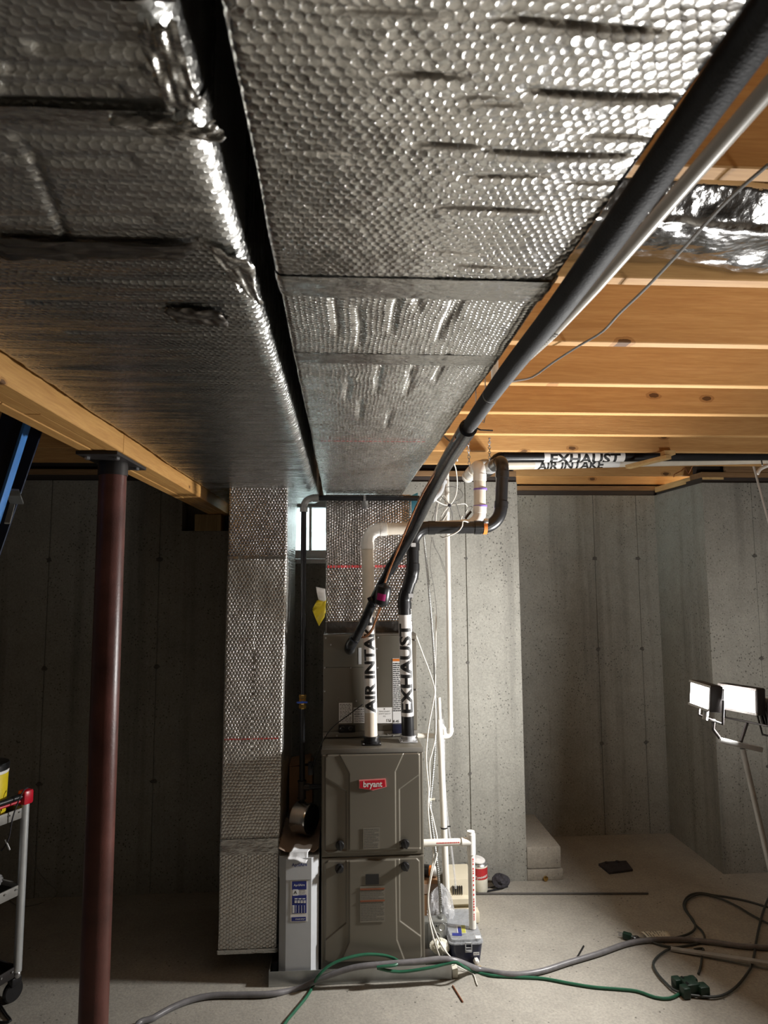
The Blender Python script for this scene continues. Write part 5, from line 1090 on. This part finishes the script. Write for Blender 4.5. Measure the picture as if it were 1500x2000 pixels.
for dy in (-0.02, 0.02): M().obox((q.x-0.02, q.y+dy, 0.0505), (1, 0.1, 0), (-0.1, 1, 0), (0, 0, 1), 0.004, 0.008, 0.0012).build('slot', 'black', tp)
ctag = thing('cord_tag', AZ(1285, 1828), 'printed white paper tag lying on the floor beside the green plug', 'tag')
P = np.zeros((9, 9, 3)); cr = [AZ(1268, 1836, 0.018), AZ(1312, 1834, 0.018), AZ(1302, 1817, 0.018), AZ(1252, 1819, 0.018)]
for i in range(9):
    for j in range(9):
        s, t_ = i/8, j/8; v = (cr[0]*(1-s)+cr[1]*s)*(1-t_)+(cr[3]*(1-s)+cr[2]*s)*t_; P[i, j] = (v.x, v.y, 0.016+0.006*math.sin(3.1*t_)+0.002*s)
o = M().grid(P).build('tag_sheet', 'cream', ctag); md = o.modifiers.new('t', 'SOLIDIFY'); md.thickness = 0.0008
m = M()
for k in range(8):
    s = 0.08+k*0.11; e = [(cr[0]*(1-s)+cr[1]*s)*(1-t_)+(cr[3]*(1-s)+cr[2]*s)*t_ for t_ in (0.1, 0.3, 0.5, 0.7, 0.9)]
    for j, (a, b) in enumerate(zip(e, e[1:])):
        if (k+j) % 4: z = 0.0215+0.0015*(1 if j in (1, 2) else 0); m.add([(a.x, a.y, z), (a.x+0.004, a.y, z), (b.x+0.004, b.y, z), (b.x, b.y, z)], [(0, 1, 2, 3)])
m.build('print_lines', 'greyink', ctag, smooth=0, kind='stuff')

# ================================================================== WORK LIGHT ON TRIPOD
LY = 2.92
wl = thing('work_light', (AY(1480, 1700, LY).x+0.12, LY, 0), 'lit multi-head work light on a tripod at the right', 'lamp')
MT['led'] = emit('led_panel', (1.0, 0.97, 0.93), 1.0)
MT['stand'] = pm('pale_stand_paint', (0.45, 0.45, 0.44), 0.4, 0.3)
def head(c, aim, w, h, parent):
    c = Vector(c); d = (Vector(aim)-c).normalized(); x = d.cross(Vector((0, 0, 1))).normalized(); z = x.cross(d)
    b = M().obox(c-d*0.03, x, d, z, w/2+0.012, 0.028, h/2+0.012, 0.006)
    for k in range(9): b.obox(c-d*0.064+x*((k-4)*w/9.5), x, d, z, 0.002, 0.010, h/2)
    hd = b.build('lamp_head', 'blacksteel', parent)
    M().obox(c+d*0.001, x, d, z, w/2, 0.002, h/2, 0.0015).build('led_panel', 'led', hd)
    M().obox(c+d*0.002-z*(h/2+0.005), x, d, z, w/2+0.010, 0.004, 0.005).obox(c+d*0.002+z*(h/2+0.005), x, d, z, w/2+0.010, 0.004, 0.005).build('bezel', 'stand', hd)
    e_ = c-d*0.055; m = M().tube([e_+x*(w/2+0.02), e_+x*(w/2+0.022)-z*0.10, e_-x*(w/2+0.022)-z*0.10, e_-x*(w/2+0.02)], 0.005, 8); m.build('yoke', 'blacksteel', parent)
    return c, d, x, z
h1 = AY(1440, 1365, LY); h2 = AY(1366, 1358, LY)
c1, d1, x1_, z1_ = head(h1, h1+Vector((-1.0, -0.42, 0.06)), 0.165, 0.092, wl)
c2, d2, x2_, z2_ = head(h2, h2+Vector((-1.0, 0.02, 0.10)), 0.150, 0.090, wl)
bl, br_ = AY(1404, 1445, LY), AY(1487, 1464, LY)
c3, d3, x3_, z3_ = head(AY(1532, 1392, LY), AY(1532, 1392, LY)+Vector((1.0, 0.38, 0.35)), 0.15, 0.09, wl)
M().bar(bl, br_, 0.028, 0.022, bev=0.003).build('crossbar', 'stand', wl)
M().tube([h1-d1*0.06-Vector((0, 0, 0.10)), (h1.x+0.005, LY, bl.z-0.01)], 0.007, 10).build('bracket', 'blacksteel', wl)
M().tube([h2-d2*0.06-Vector((0, 0, 0.10)), (h2.x+0.06, LY+0.01, h2.z-0.15), (bl.x+0.01, LY, bl.z)], 0.007, 10).build('bracket', 'blacksteel', wl)
pt = AY(1450, 1462, LY); pb0 = AY(1512, 1730, LY+0.0); hubp = Vector((pb0.x+0.03, LY, 0.32))
M().tube([pt, pb0, hubp], 0.012, 14).build('pole', 'stand', wl)
M().lathe([(0.02, -0.03), (0.024, -0.02), (0.024, 0.02), (0.02, 0.03)], hubp, n=16).build('hub', 'black', wl)
f1 = AZ(1310, 1853, 0.008); f1b = AZ(1510, 1893, 0.008)
def leg(a, b): M().bar(a, b, 0.028, 0.012, bev=0.002).build('leg', 'stand', wl)
leg(f1, Vector((f1b.x, f1b.y, 0.03))); M().bar((f1b.x, f1b.y, 0.035), hubp, 0.026, 0.012).build('leg_brace', 'stand', wl)
leg(hubp, (hubp.x+0.45, LY+0.40, 0.012)); leg(hubp, (hubp.x+0.30, LY-0.42, 0.012))
# the light the two LED panels give
for nm, c, d, wt in (('led_light', c1, d1, 1.0), ('led_light', c2, d2, 0.85), ('led_light', c3, d3, 0.16)):
    area(nm, c+d*0.006, c+d, 0.12, LED_WATT*wt, (1.0, 0.98, 0.955), 0.078)
MT['led'].node_tree.nodes['Principled BSDF'].inputs['Emission Strength'].default_value = 25
M().tube(smooth_path([h2-d2*0.03+Vector((0, 0, -0.05)), h2-d2*0.03+Vector((-0.012, -0.01, -0.08)), h2-d2*0.03+Vector((-0.018, -0.012, -0.10))], 0.01), 0.012, 12).build('knob', 'stand', wl)
# thin pole hanging from the ceiling at the right
tag(M().cyl(AY(1472, 911, 3.2), AY(1512, 1060, 3.15), 0.0055, 10).build('thin_pole', 'stand'), 'thin pale pole leaning down from the joists at the far right', 'pole')
wh = thing('white_hose', AY(1480, 925, 3.3), 'white hose end curling below the joists at the far right', 'hose')
M().tube(smooth_path([AY(1479, 926, 3.3), AY(1484, 917, 3.3), AY(1495, 911, 3.3), AY(1515, 905, 3.3), AY(1540, 902, 3.3)], 0.012), 0.0095, 14).build('hose', 'pvcfit', wh)
M().cyl(AY(1487, 898, 3.66), AY(1489, 909, 3.62), 0.004, 8).build('clip', 'stand', wh)
tag(cord([AY(1355, 905, 3.9), AY(1345, 925, 3.95), AY(1338, 914, 3.95), AY(1330, 920, 3.95), AY(1318, 926, 3.95), AY(1316, 932, 3.95)], 0.003, 6).build('copper_wire_scrap', 'copper'), 'short curly copper wire hanging above the recess corner', 'wire')

# ================================================================== TOOL CART, LEFT
CP = Vector((-1.352, 3.055, 0)); ux = Vector((-0.455, -0.89, 0)).normalized(); uy = Vector((-0.89, 0.455, 0)).normalized()   # along visible edge, across
ct = thing('tool_cart', CP+ux*0.2+uy*0.35, 'black tool cart with red corner caps and aluminium posts at the left edge', 'cart')
def cbox(a0, a1, b0, b1, z0, z1, name, mat, bev=0.002):
    c = CP+ux*((a0+a1)/2)+uy*((b0+b1)/2); return M().obox((c.x, c.y, (z0+z1)/2), ux, uy, (0, 0, 1), (a1-a0)/2, (b1-b0)/2, (z1-z0)/2, bev)
LA, LB = 0.42, 0.76
for a_, b_ in ((0, 0), (LA, 0), (0, LB), (LA, LB)):
    c = CP+ux*a_+uy*b_; po = M().lathe([(0.0165, 0.125), (0.0165, 0.815)], (c.x, c.y, 0), n=22).build('post', 'alu', ct)
    cs = M().lathe([(0.010, 0.124), (0.014, 0.118), (0.014, 0.106), (0.010, 0.1)], (c.x, c.y, 0), n=18).build('caster_stem', 'tin', ct)
    wx = c+Vector((-0.02, 0.01, 0)); M().lathe([(0.006, -0.011), (0.038, -0.011), (0.042, -0.006), (0.042, 0.006), (0.038, 0.011), (0.006, 0.011)], (wx.x, wx.y, 0.0425), (0.85, -0.5, 0), 26).build('wheel', 'black', ct)
    M().obox((c.x-0.012, c.y+0.005, 0.085), (0.85, -0.5, 0), (0.5, 0.85, 0), (0, 0, 1), 0.017, 0.022, 0.018, 0.005).build('caster_fork', 'black', ct)
    M().obox((c.x, c.y, 0.828), ux, uy, (0, 0, 1), 0.024, 0.023, 0.030, 0.010).build('corner_cap', 'red', ct)
for z, mat in ((0.765, 'black'), (0.452, 'black'), (0.128, 'black')):
    sh_ = cbox(0.012, LA-0.012, 0.004, LB-0.012, z-0.004, z+0.004, 's', mat).build('shelf', 'black', ct)
    for (a0, a1, b0, b1) in ((0.018, LA-0.018, -0.004, 0.004), (0.018, LA-0.018, LB-0.012, LB-0.004), (0.0, 0.010, 0.018, LB-0.018), (LA-0.010, LA, 0.018, LB-0.018)): cbox(a0, a1, b0, b1, z-0.020, z+0.022, 'l', mat, 0.002).build('shelf_lip', 'greyfit' if z > 0.4 else 'blacksteel', sh_)
    for k in range(2): c = CP+ux*(0.03+0.05*k)-uy*0.006; M().lathe([(0.004, 0), (0.004, 0.004)], (c.x, c.y, z+0.01), uy*-1, 8).build('rivet', 'tin', sh_)
p0 = CP+Vector((0, 0, 0.834)); M().tube([p0+ux*0.02, p0+ux*0.16], 0.013, 14).build('handle_grip', 'black', ct)
M().tube([p0+ux*0.15+Vector((0, 0, 0)), p0+ux*0.24], 0.022, 16).build('handle_sleeve', 'red', ct); M().tube([p0+ux*0.02-Vector((0, 0, 0.018)), p0+ux*0.2-Vector((0, 0, 0.018))], 0.006, 10).build('handle_rail', 'red', ct)
bc = CP+ux*0.112+uy*0.107; BX, BYY = bc.x, bc.y; bucket = thing('yellow_tub', (BX, BYY, 0.77), 'yellow tub with black lid standing on the cart top shelf', 'tub')
cc = (BX, BYY, 0.7705)
M().lathe([(0.079, 0), (0.082, 0.003), (0.086, 0.175), (0.084, 0.178)], cc, n=44).build('tub', 'yellow', bucket)
M().lathe([(0.0865, 0.172), (0.0875, 0.174), (0.0875, 0.182), (0.0865, 0.184)], cc, n=44).build('rim', 'white', bucket)
M().lathe([(0.086, 0.1845), (0.090, 0.187), (0.090, 0.208), (0.086, 0.213), (0.05, 0.214)], cc, n=44).build('lid', 'black', bucket)
m = M()
for k in range(7): q = -0.25+0.07*k; m.obox((cc[0]+0.0835*math.cos(q-0.4), cc[1]+0.0835*math.sin(q-0.4), 0.80+0.008*(k % 2)), (-math.sin(q-0.4), math.cos(q-0.4), 0), (math.cos(q-0.4), math.sin(q-0.4), 0), (0, 0, 1), 0.0022, 0.0008, 0.007)
m.build('print_lines', 'ink', bucket, smooth=0, kind='stuff')
c = CP+ux*0.16+uy*0.10; o = blob('parts_bag', (c.x, c.y, 0.525), (0.085, 0.075, 0.066), 'film', 31, 64, 0.6); tag(o, 'clear plastic bag of parts on the cart middle shelf', 'bag')
c = CP+ux*0.22+uy*0.12; tag(blob('dark_tool_pouch', (c.x, c.y, 0.175), (0.10, 0.12, 0.042), 'rag', 35, 40, 0.3), 'dark pouch lying on the cart bottom shelf', 'pouch')
cq = lambda x, y, Y: AY(x, y, Y)
tag(cord([cq(54, 1539, 3.02), cq(47, 1543, 3.0), cq(38, 1560, 2.99), cq(28, 1586, 2.98), cq(22, 1610, 2.98), cq(18, 1635, 2.98), cq(10, 1652, 2.98), cq(2, 1662, 2.98)], 0.0028, 8).build('charger_cord', 'rag'), 'thin dark cord draped over the red cart corner', 'cord')
tag(cord([cq(10, 1640, 2.98), cq(14, 1648, 2.98), cq(17, 1655, 2.98), cq(19, 1660, 2.98)], 0.0035, 8).build('cord_tip', 'stand'), 'short pale cable tip hanging inside the cart', 'cable')
tag(cord([AY(54, 1612, 3.3), AY(56, 1640, 3.4), AY(61, 1668, 3.5), AY(74, 1700, 3.6), AY(92, 1722, 3.7), AY(108, 1737, 3.75), AY(111, 1747, 3.74)]+[AZ(*q, 0.003) for q in ((100, 1756), (80, 1764), (60, 1769), (44, 1771), (30, 1767), (16, 1757))], 0.0022, 6).build('thin_wire', 'greywire'), 'thin grey wire falling behind the cart to the floor', 'wire')
tag(cord([AZ(0, 1962, 0.006), AZ(6, 1972, 0.006), AZ(14, 1984, 0.006), AZ(21, 1993, 0.006), AZ(10, 1997, 0.006), AZ(-10, 1996, 0.006)], 0.005, 8).build('black_floor_cord', 'black'), 'short black cord on the floor in front of the cart caster', 'cord')

# ================================================================== STEP LADDER, UPPER LEFT
ld = thing('step_ladder', (-1.6, 2.0, 0), 'dark blue fibreglass step ladder standing behind the wooden beam', 'ladder')
def rail(ptop, pbot, Y, wid, depth, off):
    a = AY(*ptop, Y); b = AY(*pbot, Y); d = (b-a).normalized(); b = a+d*((0.004-a.z)/d.z); n = Vector((d.z, 0, -d.x)); n = n if n.x < 0 else -n
    m = M().obox((a+b)/2+n*wid/2, n, (0, 1, 0), d, wid/2, 0.004, (b-a).length/2, 0.001)
    m.obox((a+b)/2+n*(wid-0.003)+Vector((0, depth/2, 0)), n, (0, 1, 0), d, 0.003, depth/2, (b-a).length/2, 0.001)
    return m, a, b, d, n
m, a, b, d, n_ = rail((62, 810), (1, 1003), 2.05, 0.085, 0.032, 0)
r1 = m.build('front_rail', 'ladder', ld)
M().obox((a+b)/2+Vector((0, -0.010, 0)), n_, (0, 1, 0), d, 0.0045, 0.018, (b-a).length/2, 0.001).build('rail_edge', 'ladderlit', r1)
m2, a2, b2, d2_, n2 = rail((84, 838), (2, 1078), 2.32, 0.075, 0.032, 0); m2.build('rear_rail', 'ladder', ld)
M().bar(AY(20, 956, 2.06)+Vector((0, 0.006, 0)), AY(33, 983, 2.30), 0.040, 0.006).build('spreader', 'galv', ld)
M().bar(AY(24, 985, 2.26), AY(14, 1022, 2.20), 0.016, 0.006).build('spreader_link', 'greyfit', ld)
far = Vector((0, 0, 0))
for k in range(7):
    z = 0.30*(k+1)-0.02
    pc = a+d*((z-a.z)/d.z); M().box(pc.x-0.50, pc.x-0.08, 2.03, 2.11, z-0.012, z+0.010, 0.003).build('step', 'ladder', ld)
pt = a+d*((ZJ-0.12-a.z)/d.z); mm = M().obox((a+b)/2+Vector((-0.58, 0, 0))+n_*0.02, n_, (0, 1, 0), d, 0.04, 0.016, (b-a).length/2, 0.002); mm.build('front_rail', 'ladder', ld)
# low-down fallen bits that the photograph shows by the pan
tag(cord([AZ(x, y, z) for x, y, z in ((885, 1882, 0.05), (896, 1888, 0.02), (912, 1897, 0.004), (925, 1903, 0.004), (930, 1918, 0.004), (933, 1925, 0.004))], 0.0024, 6).build('pan_wire', 'whitewire'), 'thin pale wire end trailing onto the floor at the corner of the metal pan', 'wire')
